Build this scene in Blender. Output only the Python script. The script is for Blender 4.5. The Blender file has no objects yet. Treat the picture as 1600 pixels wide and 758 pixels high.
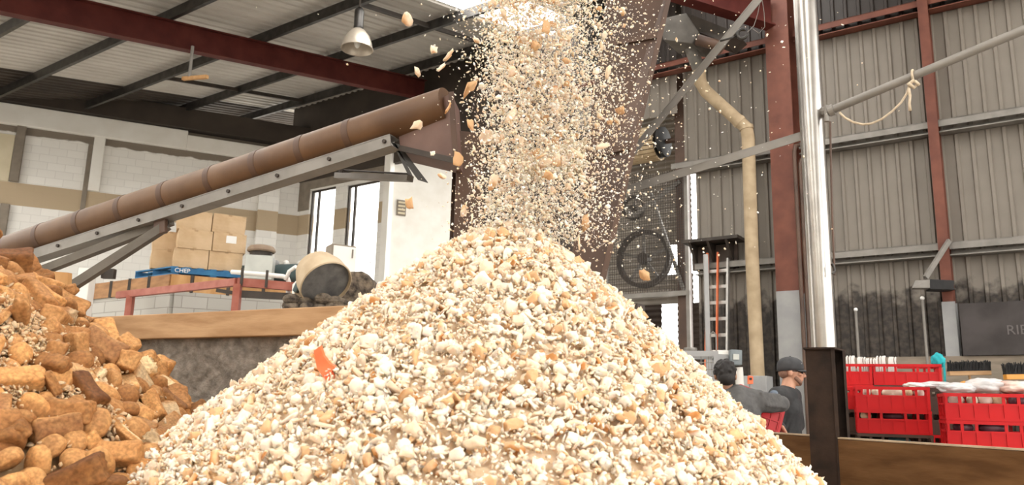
import bpy, math, random
import numpy as np
from mathutils import Vector, Matrix, noise

# ------------------------------------------------------------------ camera, world, light, exposure
SC = bpy.context.scene
COL = SC.collection
random.seed(7)
RNG = np.random.default_rng(11)
FPX, PITCH, ROLL = 1230.0, math.radians(11.5), math.radians(1.35)
CAM = Vector((0, 0, 1.25))
FW = Vector((0, math.cos(PITCH), math.sin(PITCH)))
R0, U0 = Vector((1, 0, 0)), Vector((0, -math.sin(PITCH), math.cos(PITCH)))
RT = math.cos(ROLL) * R0 + math.sin(ROLL) * U0
UP = -math.sin(ROLL) * R0 + math.cos(ROLL) * U0
cd = bpy.data.cameras.new('camera')
cam = bpy.data.objects.new('camera', cd)
COL.objects.link(cam)
cam.matrix_world = Matrix(((RT.x, UP.x, -FW.x, CAM.x), (RT.y, UP.y, -FW.y, CAM.y), (RT.z, UP.z, -FW.z, CAM.z), (0, 0, 0, 1)))
cd.sensor_width = 36.0
cd.lens = FPX * 36.0 / 1600.0
cd.clip_start, cd.clip_end = 0.05, 500
SC.camera = cam
cd.dof.use_dof = True
cd.dof.focus_distance = 5.0
cd.dof.aperture_fstop = 4.0

SC.view_settings.view_transform = 'Standard'
SC.view_settings.look = 'None'
SC.view_settings.gamma = 1.0
SC.view_settings.use_curve_mapping = False
SC.view_settings.exposure = 0.0
SKYLIGHT_POWER = 8.5
WORLD_POWER = 6.0

wd = bpy.data.worlds.new('overcast_sky')
SC.world = wd
wd.use_nodes = True
wn = wd.node_tree
wn.nodes.clear()
wo = wn.nodes.new('ShaderNodeOutputWorld')
wb = wn.nodes.new('ShaderNodeBackground')
wt = wn.nodes.new('ShaderNodeTexCoord')
ws = wn.nodes.new('ShaderNodeSeparateXYZ')
wr = wn.nodes.new('ShaderNodeValToRGB')
wn.links.new(wt.outputs['Generated'], ws.inputs[0])
wn.links.new(ws.outputs['Z'], wr.inputs[0])
wr.color_ramp.elements[0].position = 0.0
wr.color_ramp.elements[0].color = (0.30, 0.28, 0.25, 1)
wr.color_ramp.elements[1].position = 0.06
wr.color_ramp.elements[1].color = (1.0, 0.975, 0.94, 1)
wn.links.new(wr.outputs[0], wb.inputs['Color'])
wb.inputs['Strength'].default_value = WORLD_POWER
wn.links.new(wb.outputs[0], wo.inputs[0])


def at(x, y, Y):
    """the point of the place seen at photo pixel (x, y), Y metres ahead of the camera"""
    d = FW * FPX + RT * (x - 800) - UP * (y - 379)
    return CAM + d * (Y / d.y)


# ------------------------------------------------------------------ materials
def mat(name, c1, c2=None, scale=4.0, rough=0.7, metal=0.0, bump=0.0, bscale=None, detail=6.0, contrast=(0.35, 0.65), spec=0.5, stretch=None):
    m = bpy.data.materials.new(name)
    m.use_nodes = True
    nt = m.node_tree
    b = nt.nodes['Principled BSDF']
    b.inputs['Roughness'].default_value = rough
    b.inputs['Metallic'].default_value = metal
    b.inputs['Specular IOR Level'].default_value = spec
    b.inputs['Base Color'].default_value = (*c1, 1)
    tc = nt.nodes.new('ShaderNodeTexCoord')
    vec = tc.outputs['Object']
    if stretch:
        mp = nt.nodes.new('ShaderNodeMapping')
        mp.inputs['Scale'].default_value = stretch
        nt.links.new(vec, mp.inputs[0])
        vec = mp.outputs[0]
    if c2 is not None:
        n = nt.nodes.new('ShaderNodeTexNoise')
        n.inputs['Scale'].default_value = scale
        n.inputs['Detail'].default_value = detail
        nt.links.new(vec, n.inputs['Vector'])
        r = nt.nodes.new('ShaderNodeValToRGB')
        r.color_ramp.elements[0].position, r.color_ramp.elements[1].position = contrast
        r.color_ramp.elements[0].color = (*c1, 1)
        r.color_ramp.elements[1].color = (*c2, 1)
        nt.links.new(n.outputs[0], r.inputs[0])
        nt.links.new(r.outputs[0], b.inputs['Base Color'])
    if bump:
        n2 = nt.nodes.new('ShaderNodeTexNoise')
        n2.inputs['Scale'].default_value = bscale or scale * 3
        n2.inputs['Detail'].default_value = 5
        nt.links.new(vec, n2.inputs['Vector'])
        bp = nt.nodes.new('ShaderNodeBump')
        bp.inputs['Strength'].default_value = bump
        bp.inputs['Distance'].default_value = 0.02
        nt.links.new(n2.outputs[0], bp.inputs['Height'])
        nt.links.new(bp.outputs[0], b.inputs['Normal'])
    return m


class NT:
    """tiny node builder"""
    def __init__(self, m):
        self.t = m.node_tree
        self.b = self.t.nodes['Principled BSDF']

    def n(self, kind, **kw):
        x = self.t.nodes.new('ShaderNode' + kind)
        for k, v in kw.items():
            setattr(x, k, v)
        return x

    def put(self, sock, v):
        if isinstance(v, bpy.types.NodeSocket):
            self.t.links.new(v, sock)
        else:
            sock.default_value = v

    def math(self, op, a, b=0.0):
        x = self.n('Math', operation=op)
        self.put(x.inputs[0], a)
        self.put(x.inputs[1], b)
        return x.outputs[0]

    def mix(self, f, a, b):
        x = self.n('Mix', data_type='RGBA')
        self.put(x.inputs[0], f)
        self.put(x.inputs[6], a)
        self.put(x.inputs[7], b)
        return x.outputs[2]

    def step(self, v, lo, hi):
        x = self.n('MapRange')
        self.put(x.inputs[0], v)
        x.inputs[1].default_value, x.inputs[2].default_value = lo, hi
        return x.outputs[0]

    def noise(self, vec, scale, detail=6.0):
        x = self.n('TexNoise')
        x.inputs['Scale'].default_value = scale
        x.inputs['Detail'].default_value = detail
        self.t.links.new(vec, x.inputs['Vector'])
        return x.outputs[0]


def C4(r, g, b):
    return (r, g, b, 1.0)


MT = {}
MT['concrete_floor'] = mat('concrete_floor', (0.30, 0.28, 0.25), (0.40, 0.38, 0.34), 1.5, 0.85)
MT['red_steel'] = mat('red_oxide_paint', (0.078, 0.013, 0.010), (0.115, 0.024, 0.017), 3, 0.65, bump=0.05, spec=0.25)
MT['red_rust'] = mat('red_oxide_column_paint', (0.125, 0.036, 0.021), (0.19, 0.062, 0.036), 4, 0.65, bump=0.05)
MT['galv'] = mat('galvanised_steel', (0.03, 0.027, 0.025), (0.065, 0.06, 0.055), 6, 0.38, 0.5)
MT['galv_dull'] = mat('dull_galvanised_steel', (0.20, 0.185, 0.165), (0.27, 0.25, 0.225), 5, 0.5, 0.3)
MT['strut_steel'] = mat('dusty_brown_strut', (0.10, 0.085, 0.068), (0.15, 0.13, 0.105), 5, 0.6, 0.2)
MT['bright_galv'] = mat('bright_galvanised_steel', (0.38, 0.37, 0.35), (0.50, 0.48, 0.45), 6, 0.35, 0.6)
MT['dark_steel'] = mat('dark_steel', (0.035, 0.028, 0.022), (0.06, 0.045, 0.035), 5, 0.6, 0.2)
MT['brown_steel'] = mat('brown_painted_steel', (0.058, 0.030, 0.019), (0.105, 0.057, 0.035), 2.2, 0.5, 0.1, bump=0.04)
MT['maroon_steel'] = mat('maroon_brown_steel', (0.125, 0.068, 0.052), (0.18, 0.105, 0.082), 4, 0.55, 0.1)
MT['post_steel'] = mat('dark_brown_post_steel', (0.016, 0.009, 0.006), (0.038, 0.021, 0.013), 9, 0.7, 0.0, bump=0.12, spec=0.25)
MT['stainless'] = mat('polished_steel_pipe', (0.40, 0.375, 0.345), (0.50, 0.475, 0.44), 8, 0.30, 0.9)
MT['black'] = mat('black_rubber', (0.012, 0.012, 0.012), (0.022, 0.02, 0.02), 8, 0.7)
MT['white_paint'] = mat('white_paint', (0.80, 0.77, 0.71), (0.86, 0.84, 0.79), 2, 0.7)
MT['grey_paint'] = mat('grey_paint', (0.30, 0.30, 0.30), (0.36, 0.36, 0.35), 4, 0.6)
MT['pale_grey'] = mat('pale_grey_paint', (0.50, 0.51, 0.47), (0.58, 0.59, 0.54), 4, 0.6)
MT['tan_wood'] = mat('tan_timber', (0.36, 0.20, 0.09), (0.50, 0.31, 0.16), 3, 0.8, bump=0.1, stretch=(1, 1, 6))
MT['old_wood'] = mat('weathered_brown_timber', (0.085, 0.040, 0.014), (0.16, 0.083, 0.033), 2.6, 0.85, spec=0.2, bump=0.15, stretch=(1, 1, 5))
MT['wood_edge'] = mat('pale_timber_edge', (0.34, 0.25, 0.16), (0.48, 0.38, 0.27), 8, 0.8)
MT['grey_wood'] = mat('grey_brown_timber', (0.20, 0.165, 0.125), (0.29, 0.235, 0.18), 3, 0.85, stretch=(1, 1, 5))
MT['ply'] = mat('orange_plywood', (0.45, 0.23, 0.08), (0.58, 0.33, 0.14), 3, 0.75, stretch=(3, 3, 1))
MT['ply_dark'] = mat('dark_orange_timber', (0.26, 0.13, 0.055), (0.42, 0.22, 0.095), 3, 0.8, stretch=(1, 1, 4))
MT['red_rail'] = mat('red_painted_rail', (0.30, 0.075, 0.045), (0.40, 0.13, 0.09), 5, 0.6)
MT['cardboard'] = mat('brown_cardboard', (0.50, 0.34, 0.19), (0.62, 0.45, 0.28), 3, 0.85)
MT['tape'] = mat('brown_parcel_tape', (0.40, 0.26, 0.13), (0.48, 0.32, 0.17), 3, 0.5)
MT['paper'] = mat('white_paper', (0.82, 0.81, 0.78), None, rough=0.8)
MT['blue'] = mat('blue_pallet_paint', (0.015, 0.11, 0.26), (0.035, 0.19, 0.37), 5, 0.7)
MT['crate_red'] = mat('red_crate_plastic', (0.46, 0.006, 0.010), (0.56, 0.010, 0.012), 2, 0.4, spec=0.3)
MT['crate_dark'] = mat('dark_brown_crate_plastic', (0.05, 0.026, 0.016), (0.075, 0.038, 0.024), 3, 0.5)
MT['tan_duct'] = mat('dusty_tan_duct', (0.36, 0.27, 0.165), (0.48, 0.37, 0.24), 5, 0.8)
MT['grey_duct'] = mat('grey_duct', (0.13, 0.12, 0.105), (0.19, 0.175, 0.155), 4, 0.6, 0.1)
MT['hoodie'] = mat('charcoal_fleece', (0.080, 0.077, 0.076), (0.115, 0.110, 0.107), 20, 0.95, bump=0.1)
MT['shirt'] = mat('black_work_shirt', (0.026, 0.027, 0.028), (0.042, 0.042, 0.043), 12, 0.9, bump=0.1)
MT['cap'] = mat('charcoal_cap_cloth', (0.040, 0.040, 0.043), (0.060, 0.060, 0.062), 15, 0.85)
MT['trousers'] = mat('dark_trousers', (0.03, 0.032, 0.04), (0.05, 0.05, 0.06), 10, 0.9)
MT['hair'] = mat('black_hair', (0.010, 0.008, 0.008), (0.022, 0.018, 0.016), 60, 0.7, bump=0.3)
MT['skin_a'] = mat('brown_skin', (0.30, 0.15, 0.085), (0.36, 0.19, 0.11), 8, 0.55)
MT['skin_b'] = mat('tanned_skin', (0.50, 0.25, 0.16), (0.58, 0.31, 0.20), 8, 0.55)
MT['stubble'] = mat('short_stubble', (0.20, 0.105, 0.07), (0.28, 0.15, 0.10), 90, 0.8)
MT['rope'] = mat('pale_rope', (0.50, 0.40, 0.28), (0.62, 0.52, 0.39), 40, 0.9)
MT['teal'] = mat('teal_cloth', (0.01, 0.30, 0.34), (0.02, 0.42, 0.46), 12, 0.8)
MT['orange'] = mat('orange_plastic', (0.85, 0.10, 0.02), (0.92, 0.20, 0.07), 6, 0.5)
MT['orange_dull'] = mat('dull_orange_plastic', (0.62, 0.26, 0.03), (0.70, 0.33, 0.06), 6, 0.5)
MT['slats'] = mat('dusty_tan_slats', (0.40, 0.29, 0.165), (0.52, 0.40, 0.25), 5, 0.7)
MT['boots'] = mat('black_boot_leather', (0.02, 0.018, 0.016), None, rough=0.6)
MT['tank'] = mat('dark_teal_tank', (0.045, 0.075, 0.08), (0.09, 0.13, 0.135), 2, 0.4)
MT['drum_grey'] = mat('scuffed_grey_face', (0.10, 0.095, 0.09), (0.20, 0.19, 0.175), 7, 0.8, bump=0.3)
MT['drum_tan'] = mat('dusty_tan_metal', (0.42, 0.31, 0.19), (0.54, 0.42, 0.28), 4, 0.75)
MT['muck'] = mat('dark_muck', (0.035, 0.026, 0.02), (0.20, 0.155, 0.11), 14, 0.95, bump=0.6)
MT['board_dark'] = mat('dark_scuffed_board', (0.030, 0.024, 0.022), (0.06, 0.05, 0.048), 2.5, 0.7)
MT['chalk'] = mat('faded_chalk', (0.14, 0.125, 0.12), None, rough=0.9)
MT['auger_box_dark'] = MT['dark_steel']


def make_plastic():
    m = bpy.data.materials.new('clear_plastic_bag')
    m.use_nodes = True
    q = NT(m)
    q.b.inputs['Base Color'].default_value = C4(0.85, 0.84, 0.84)
    q.b.inputs['Roughness'].default_value = 0.22
    q.b.inputs['Transmission Weight'].default_value = 0.35
    q.b.inputs['IOR'].default_value = 1.2
    return m


MT['bag'] = make_plastic()
MT['bag_white'] = mat('milky_plastic', (0.62, 0.60, 0.56), (0.75, 0.73, 0.69), 8, 0.4)
MT['bag_pink'] = mat('pinkish_wrapped_bread', (0.62, 0.40, 0.33), (0.75, 0.60, 0.52), 7, 0.35)


def make_tube():
    m = mat('dusty_brown_auger_tube', (0.092, 0.044, 0.019), (0.15, 0.078, 0.036), 3, 0.5, 0.05, bump=0.05)
    q = NT(m)
    base = q.b.inputs['Base Color'].links[0].from_socket
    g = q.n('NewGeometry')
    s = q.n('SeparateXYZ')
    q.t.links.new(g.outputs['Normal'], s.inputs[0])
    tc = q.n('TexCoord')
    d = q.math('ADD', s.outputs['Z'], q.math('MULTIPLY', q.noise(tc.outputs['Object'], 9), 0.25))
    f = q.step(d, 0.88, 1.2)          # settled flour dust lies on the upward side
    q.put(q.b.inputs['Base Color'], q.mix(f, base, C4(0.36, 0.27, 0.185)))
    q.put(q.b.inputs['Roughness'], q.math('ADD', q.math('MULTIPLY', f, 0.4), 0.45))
    return m


MT['auger'] = make_tube()


def make_cladding():
    m = bpy.data.materials.new('grey_wall_cladding')
    m.use_nodes = True
    q = NT(m)
    tc = q.n('TexCoord')
    s = q.n('SeparateXYZ')
    q.t.links.new(tc.outputs['Object'], s.inputs[0])
    z = s.outputs['Z']
    n1 = q.noise(tc.outputs['Object'], 3.0, 8)
    n2 = q.noise(tc.outputs['Object'], 14.0, 6)
    grey = q.mix(n1, C4(0.185, 0.16, 0.132), C4(0.255, 0.225, 0.19))
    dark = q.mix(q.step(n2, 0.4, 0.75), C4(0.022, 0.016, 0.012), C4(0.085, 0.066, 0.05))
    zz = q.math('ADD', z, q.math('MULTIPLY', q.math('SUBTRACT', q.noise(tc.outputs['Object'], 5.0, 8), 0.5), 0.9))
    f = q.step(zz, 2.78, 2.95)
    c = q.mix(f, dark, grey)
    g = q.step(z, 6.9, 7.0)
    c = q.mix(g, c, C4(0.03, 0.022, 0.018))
    q.put(q.b.inputs['Base Color'], c)
    q.b.inputs['Roughness'].default_value = 0.55
    return m


MT['cladding'] = make_cladding()
WALL_AZ = math.atan2(0.423, 0.906)


def make_block(name, white=True, band=False, az=0.0, top_dirt=None):
    m = bpy.data.materials.new(name)
    m.use_nodes = True
    q = NT(m)
    tc = q.n('TexCoord')
    mp = q.n('Mapping')
    mp.inputs['Rotation'].default_value = (0, 0, -az)
    q.t.links.new(tc.outputs['Object'], mp.inputs[0])
    s = q.n('SeparateXYZ')
    q.t.links.new(mp.outputs[0], s.inputs[0])
    cb = q.n('CombineXYZ')
    q.t.links.new(s.outputs['X'], cb.inputs[0])
    q.t.links.new(s.outputs['Z'], cb.inputs[1])
    br = q.n('TexBrick')
    br.inputs['Scale'].default_value = 1.0
    br.inputs['Brick Width'].default_value = 0.4
    br.inputs['Row Height'].default_value = 0.2
    br.inputs['Mortar Size'].default_value = 0.008
    br.inputs['Mortar Smooth'].default_value = 0.3
    if white:
        br.inputs['Color1'].default_value = C4(0.79, 0.77, 0.725)
        br.inputs['Color2'].default_value = C4(0.84, 0.82, 0.775)
        br.inputs['Mortar'].default_value = C4(0.70, 0.68, 0.64)
    else:
        br.inputs['Color1'].default_value = C4(0.40, 0.38, 0.34)
        br.inputs['Color2'].default_value = C4(0.46, 0.44, 0.40)
        br.inputs['Mortar'].default_value = C4(0.30, 0.28, 0.25)
    q.t.links.new(cb.outputs[0], br.inputs['Vector'])
    c = br.outputs['Color']
    n = q.noise(tc.outputs['Object'], 2.0, 8)
    z = s.outputs['Z']
    if band:
        f = q.math('MULTIPLY', q.step(z, 5.79, 5.80), q.step(z, 6.38, 6.37))
        c = q.mix(f, c, C4(0.46, 0.36, 0.24))
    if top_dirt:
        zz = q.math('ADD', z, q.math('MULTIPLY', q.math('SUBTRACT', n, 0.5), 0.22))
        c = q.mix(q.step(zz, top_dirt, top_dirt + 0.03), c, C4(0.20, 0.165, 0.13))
    q.put(q.b.inputs['Base Color'], c)
    q.b.inputs['Roughness'].default_value = 0.85
    bp = q.n('Bump')
    bp.inputs['Strength'].default_value = 0.4
    bp.inputs['Distance'].default_value = 0.01
    q.put(bp.inputs['Height'], br.outputs['Fac'])
    bp.invert = True
    q.t.links.new(bp.outputs[0], q.b.inputs['Normal'])
    return m


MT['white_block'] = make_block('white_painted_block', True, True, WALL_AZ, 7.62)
MT['white_block_b'] = make_block('white_painted_block_back', True, True, math.atan2(-0.581, 0.814))
MT['grey_block'] = make_block('bare_grey_block', False, False, WALL_AZ)
MT['cream_wall'] = mat('cream_render', (0.80, 0.77, 0.70), (0.86, 0.84, 0.78), 3, 0.75)
MT['yellow_board'] = mat('yellowed_board', (0.60, 0.52, 0.36), (0.66, 0.58, 0.42), 3, 0.8)
MT['bare_column'] = mat('bare_brown_column', (0.20, 0.165, 0.13), (0.26, 0.22, 0.175), 4, 0.85)
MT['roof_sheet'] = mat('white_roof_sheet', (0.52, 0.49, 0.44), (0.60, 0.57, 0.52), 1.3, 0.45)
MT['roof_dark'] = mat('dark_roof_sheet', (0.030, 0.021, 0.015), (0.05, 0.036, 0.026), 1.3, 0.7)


def make_bay():
    m = bpy.data.materials.new('stained_rough_concrete')
    m.use_nodes = True
    q = NT(m)
    tc = q.n('TexCoord')
    o = tc.outputs['Object']
    n1 = q.noise(o, 7.0, 9)
    n2 = q.noise(o, 2.2, 8)
    c = q.mix(q.step(q.noise(o, 16.0, 9), 0.36, 0.66), C4(0.22, 0.18, 0.14), C4(0.58, 0.50, 0.41))
    s = q.n('SeparateXYZ')
    q.t.links.new(o, s.inputs[0])
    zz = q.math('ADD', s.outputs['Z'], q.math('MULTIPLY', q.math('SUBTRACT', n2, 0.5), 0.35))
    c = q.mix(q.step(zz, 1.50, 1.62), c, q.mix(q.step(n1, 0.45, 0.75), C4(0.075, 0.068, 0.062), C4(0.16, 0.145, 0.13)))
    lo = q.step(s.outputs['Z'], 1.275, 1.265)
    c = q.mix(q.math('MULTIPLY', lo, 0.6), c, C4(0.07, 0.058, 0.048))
    q.put(q.b.inputs['Base Color'], c)
    q.b.inputs['Roughness'].default_value = 0.9
    bp = q.n('Bump')
    bp.inputs['Strength'].default_value = 0.8
    bp.inputs['Distance'].default_value = 0.03
    q.put(bp.inputs['Height'], q.noise(o, 22.0, 8))
    q.t.links.new(bp.outputs[0], q.b.inputs['Normal'])
    return m


MT['bay'] = make_bay()


def make_bread(name, rough=0.85, objvar=False, bump=0.35):
    m = bpy.data.materials.new(name)
    m.use_nodes = True
    q = NT(m)
    a = q.n('Attribute')
    a.attribute_name = 'Col'
    tc = q.n('TexCoord')
    n = q.noise(tc.outputs['Object'], 45.0, 4)
    c = a.outputs['Color']
    k = q.math('ADD', q.math('MULTIPLY', n, 0.5), 0.75)
    vm = q.n('VectorMath', operation='SCALE')
    q.put(vm.inputs[0], c)
    q.put(vm.inputs['Scale'], k)
    out = vm.outputs[0]
    if objvar:
        oi = q.n('ObjectInfo')
        r = q.n('ValToRGB')
        e = r.color_ramp.elements
        e[0].color, e[1].color = C4(0.42, 0.34, 0.28), C4(1.1, 1.05, 0.95)
        e.new(0.2).color = C4(0.62, 0.54, 0.48)
        e.new(0.55).color = C4(0.92, 0.90, 0.88)
        q.t.links.new(oi.outputs['Random'], r.inputs[0])
        v2 = q.n('VectorMath', operation='MULTIPLY')
        q.put(v2.inputs[0], out)
        q.put(v2.inputs[1], r.outputs[0])
        out = v2.outputs[0]
    q.put(q.b.inputs['Base Color'], out)
    q.b.inputs['Roughness'].default_value = rough
    q.b.inputs['Specular IOR Level'].default_value = 0.2
    if not objvar:
        q.b.inputs['Subsurface Weight'].default_value = 0.5
        q.b.inputs['Subsurface Radius'].default_value = (1.0, 0.7, 0.45)
        q.b.inputs['Subsurface Scale'].default_value = 0.012
    bp = q.n('Bump')
    bp.inputs['Strength'].default_value = bump
    bp.inputs['Distance'].default_value = 0.006
    if objvar:
        k2 = q.math('ADD', q.math('MULTIPLY', q.step(q.noise(tc.outputs['Object'], 7.0, 8), 0.35, 0.7), 0.55), 0.72)
        v3 = q.n('VectorMath', operation='SCALE')
        q.put(v3.inputs[0], out)
        q.put(v3.inputs['Scale'], k2)
        q.put(q.b.inputs['Base Color'], v3.outputs[0])
    q.put(bp.inputs['Height'], q.noise(tc.outputs['Object'], 120.0, 4))
    q.t.links.new(bp.outputs[0], q.b.inputs['Normal'])
    return m


MT['bread'] = make_bread('torn_bread')
MT['loaf'] = make_bread('baked_crust', 0.7, True, 0.25)


def make_emit(name, c, p):
    m = bpy.data.materials.new(name)
    m.use_nodes = True
    q = NT(m)
    q.b.inputs['Base Color'].default_value = C4(0.8, 0.8, 0.78)
    q.b.inputs['Emission Color'].default_value = (*c, 1)
    q.b.inputs['Emission Strength'].default_value = p
    return m


MT['skylight'] = make_emit('translucent_skylight_sheet', (1.0, 0.975, 0.93), SKYLIGHT_POWER)


# ------------------------------------------------------------------ mesh building helpers
WL = {}     # world location of every root / part made here


def V(*a):
    return Vector(a)


def frame(p0, p1):
    d = (p1 - p0)
    L = d.length
    z = d.normalized()
    h = V(0, 0, 1) if abs(z.z) < 0.95 else V(1, 0, 0)
    x = h.cross(z).normalized()
    y = z.cross(x)
    return x, y, z, L


class MB:
    def __init__(self):
        self.v, self.f, self.mi, self.col = [], [], [], []

    def add(self, vs, fs, mi=0, col=None):
        o = len(self.v)
        self.v += [Vector(p) for p in vs]
        self.f += [tuple(o + i for i in q) for q in fs]
        self.mi += [mi] * len(fs)
        if col is not None:
            self.col += list(col)

    def box(self, c, s, ax=None, mi=0):
        """centre, full sizes, axes (x,y,z vectors)"""
        c = Vector(c)
        X, Y, Z = ax or (V(1, 0, 0), V(0, 1, 0), V(0, 0, 1))
        vs = [c + X * (s[0] / 2 * i) + Y * (s[1] / 2 * j) + Z * (s[2] / 2 * k) for i in (-1, 1) for j in (-1, 1) for k in (-1, 1)]
        self.add(vs, [(0, 1, 3, 2), (4, 6, 7, 5), (0, 4, 5, 1), (2, 3, 7, 6), (0, 2, 6, 4), (1, 5, 7, 3)], mi)
        return self

    def bar(self, p0, p1, w, h, up=None, mi=0):
        """square bar from p0 to p1, h along up-ish direction, w across"""
        p0, p1 = Vector(p0), Vector(p1)
        d = (p1 - p0).normalized()
        up = Vector(up) if up else V(0, 0, 1)
        x = d.cross(up)
        x = x.normalized() if x.length > 1e-5 else V(1, 0, 0)
        z = x.cross(d).normalized()
        self.box((p0 + p1) / 2, ((p1 - p0).length, w, h), (d, x, z), mi)
        return self

    def cyl(self, p0, p1, r0, r1=None, n=20, caps=True, mi=0):
        p0, p1 = Vector(p0), Vector(p1)
        r1 = r0 if r1 is None else r1
        x, y, z, L = frame(p0, p1)
        vs = []
        for k in range(n):
            a = 2 * math.pi * k / n
            e = x * math.cos(a) + y * math.sin(a)
            vs += [p0 + e * r0, p1 + e * r1]
        fs = [(2 * k, 2 * ((k + 1) % n), 2 * ((k + 1) % n) + 1, 2 * k + 1) for k in range(n)]
        if caps:
            fs += [tuple(2 * k for k in reversed(range(n))), tuple(2 * k + 1 for k in range(n))]
        self.add(vs, fs, mi)
        return self

    def tube(self, pts, r, n=10, mi=0, closed=False):
        pts = [Vector(p) for p in pts]
        m = len(pts)
        x = None
        vs = []
        for i, p in enumerate(pts):
            a = pts[(i - 1) % m] if (closed or i > 0) else p
            b = pts[(i + 1) % m] if (closed or i < m - 1) else p
            t = (b - a).normalized()
            if x is None:
                h = V(0, 0, 1) if abs(t.z) < 0.9 else V(1, 0, 0)
                x = h.cross(t).normalized()
            x = (x - t * x.dot(t)).normalized()
            y = t.cross(x)
            rr = r[i] if isinstance(r, (list, tuple)) else r
            vs += [p + x * (rr * math.cos(2 * math.pi * k / n)) + y * (rr * math.sin(2 * math.pi * k / n)) for k in range(n)]
        fs = []
        for i in range(m if closed else m - 1):
            j = (i + 1) % m
            for k in range(n):
                l = (k + 1) % n
                fs.append((i * n + k, i * n + l, j * n + l, j * n + k))
        if not closed:
            fs += [tuple(reversed(range(n))), tuple((m - 1) * n + k for k in range(n))]
        self.add(vs, fs, mi)
        return self

    def lathe(self, prof, c, axis=(0, 0, 1), n=28, mi=0):
        c = Vector(c)
        x, y, z, _ = frame(c, c + Vector(axis))
        vs, m = [], len(prof)
        for k in range(n):
            a = 2 * math.pi * k / n
            e = x * math.cos(a) + y * math.sin(a)
            vs += [c + e * r + z * h for r, h in prof]
        fs = []
        for k in range(n):
            l = (k + 1) % n
            for i in range(m - 1):
                fs.append((k * m + i, l * m + i, l * m + i + 1, k * m + i + 1))
        self.add(vs, fs, mi)
        return self

    def prism(self, poly, ext, mi=0):
        poly = [Vector(p) for p in poly]
        ext = Vector(ext)
        n = len(poly)
        vs = poly + [p + ext for p in poly]
        fs = [tuple(reversed(range(n))), tuple(range(n, 2 * n))] + [(k, (k + 1) % n, n + (k + 1) % n, n + k) for k in range(n)]
        self.add(vs, fs, mi)
        return self

    def ell(self, c, r, ax=None, nu=16, nv=10, mi=0):
        c = Vector(c)
        X, Y, Z = ax or (V(1, 0, 0), V(0, 1, 0), V(0, 0, 1))
        vs = [c + Z * r[2]]
        for j in range(1, nv):
            t = math.pi * j / nv
            for k in range(nu):
                a = 2 * math.pi * k / nu
                vs.append(c + X * (r[0] * math.sin(t) * math.cos(a)) + Y * (r[1] * math.sin(t) * math.sin(a)) + Z * (r[2] * math.cos(t)))
        vs.append(c - Z * r[2])
        fs = [(0, 1 + k, 1 + (k + 1) % nu) for k in range(nu)]
        for j in range(nv - 2):
            for k in range(nu):
                a, b = 1 + j * nu + k, 1 + j * nu + (k + 1) % nu
                fs.append((a, a + nu, b + nu, b))
        e = len(vs) - 1
        o = 1 + (nv - 2) * nu
        fs += [(o + k, e, o + (k + 1) % nu) for k in range(nu)]
        self.add(vs, fs, mi)
        return self

    def caps(self, p0, r0, p1, r1, step=0.35):
        """tapered capsule as overlapping balls plus a cone (for remeshed bodies)"""
        p0, p1 = Vector(p0), Vector(p1)
        self.ell(p0, (r0, r0, r0), nu=14, nv=9)
        self.ell(p1, (r1, r1, r1), nu=14, nv=9)
        if (p1 - p0).length > 1e-4:
            self.cyl(p0, p1, r0, r1, 14)
        return self

    def build(self, name, m, parent=None, smooth=False, bevel=0.0, org=None, col=False, fixn=True):
        if org is None:
            org = sum(self.v, Vector()) / max(1, len(self.v))
        org = Vector(org)
        me = bpy.data.meshes.new(name)
        me.from_pydata([p - org for p in self.v], [], self.f)
        for mm in (m if isinstance(m, (list, tuple)) else [m]):
            me.materials.append(mm)
        if any(self.mi):
            me.polygons.foreach_set('material_index', self.mi)
        if smooth:
            me.shade_smooth() if hasattr(me, 'shade_smooth') else None
            if smooth != True:
                me.set_sharp_from_angle(angle=math.radians(smooth))
        if self.col:
            ca = me.color_attributes.new('Col', 'FLOAT_COLOR', 'POINT')
            ca.data.foreach_set('color', np.array([(*c[:3], 1.0) for c in self.col], dtype=np.float32).ravel())
        me.update()
        o = bpy.data.objects.new(name, me)
        COL.objects.link(o)
        o.location = org
        WL[o.name] = org
        if parent is not None:
            o.parent = parent
            o.location = org - WL[parent.name]
        if bevel:
            b = o.modifiers.new('edge', 'BEVEL')
            b.width = bevel
            b.segments = 2
            b.limit_method = 'ANGLE'
        return o


def tag(o, label=None, cat=None, group=None, kind=None):
    if label:
        o['label'] = label
    if cat:
        o['category'] = cat
    if group:
        o['group'] = group
    if kind:
        o['kind'] = kind
    return o


def thing(name, loc, label, cat, group=None):
    o = bpy.data.objects.new(name, None)
    o.empty_display_size = 0.1
    COL.objects.link(o)
    o.location = loc
    WL[o.name] = Vector(loc)
    return tag(o, label, cat, group)


def struct(o):
    o['kind'] = 'structure'
    return o


def copy_tree(o, parent=None):
    c = o.copy()
    COL.objects.link(c)
    c.parent = parent
    for ch in list(o.children):
        copy_tree(ch, c)
    return c


O3 = (0, 0, 0)

# ------------------------------------------------------------------ the setting
RA, RN = V(-0.8141, 0.5807, 0), V(0.5807, 0.8141, 0)          # along the clad wall / square to it
WD, WN = V(0.906, 0.423, 0).normalized(), V(0.423, -0.906, 0).normalized()   # along the block wall / out of it
W0, B0, RP = V(-10.6, 20, 0), V(-6.16, 22.07, 0), V(5.7, 10.8, 0)
ZUP = V(0, 0, 1)


def wp(t, z, off=0.0):
    return W0 + WD * t + WN * off + ZUP * z


def bp_(s, z, off=0.0):
    return B0 - RA * s - RN * off + ZUP * z


def rw(u, z, off=0.0):
    return RP + RA * u - RN * off + ZUP * z


def rp(u, v, off=0.0):
    return RA * u + RN * v + ZUP * (6.9 + 0.194 * v + off)


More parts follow.
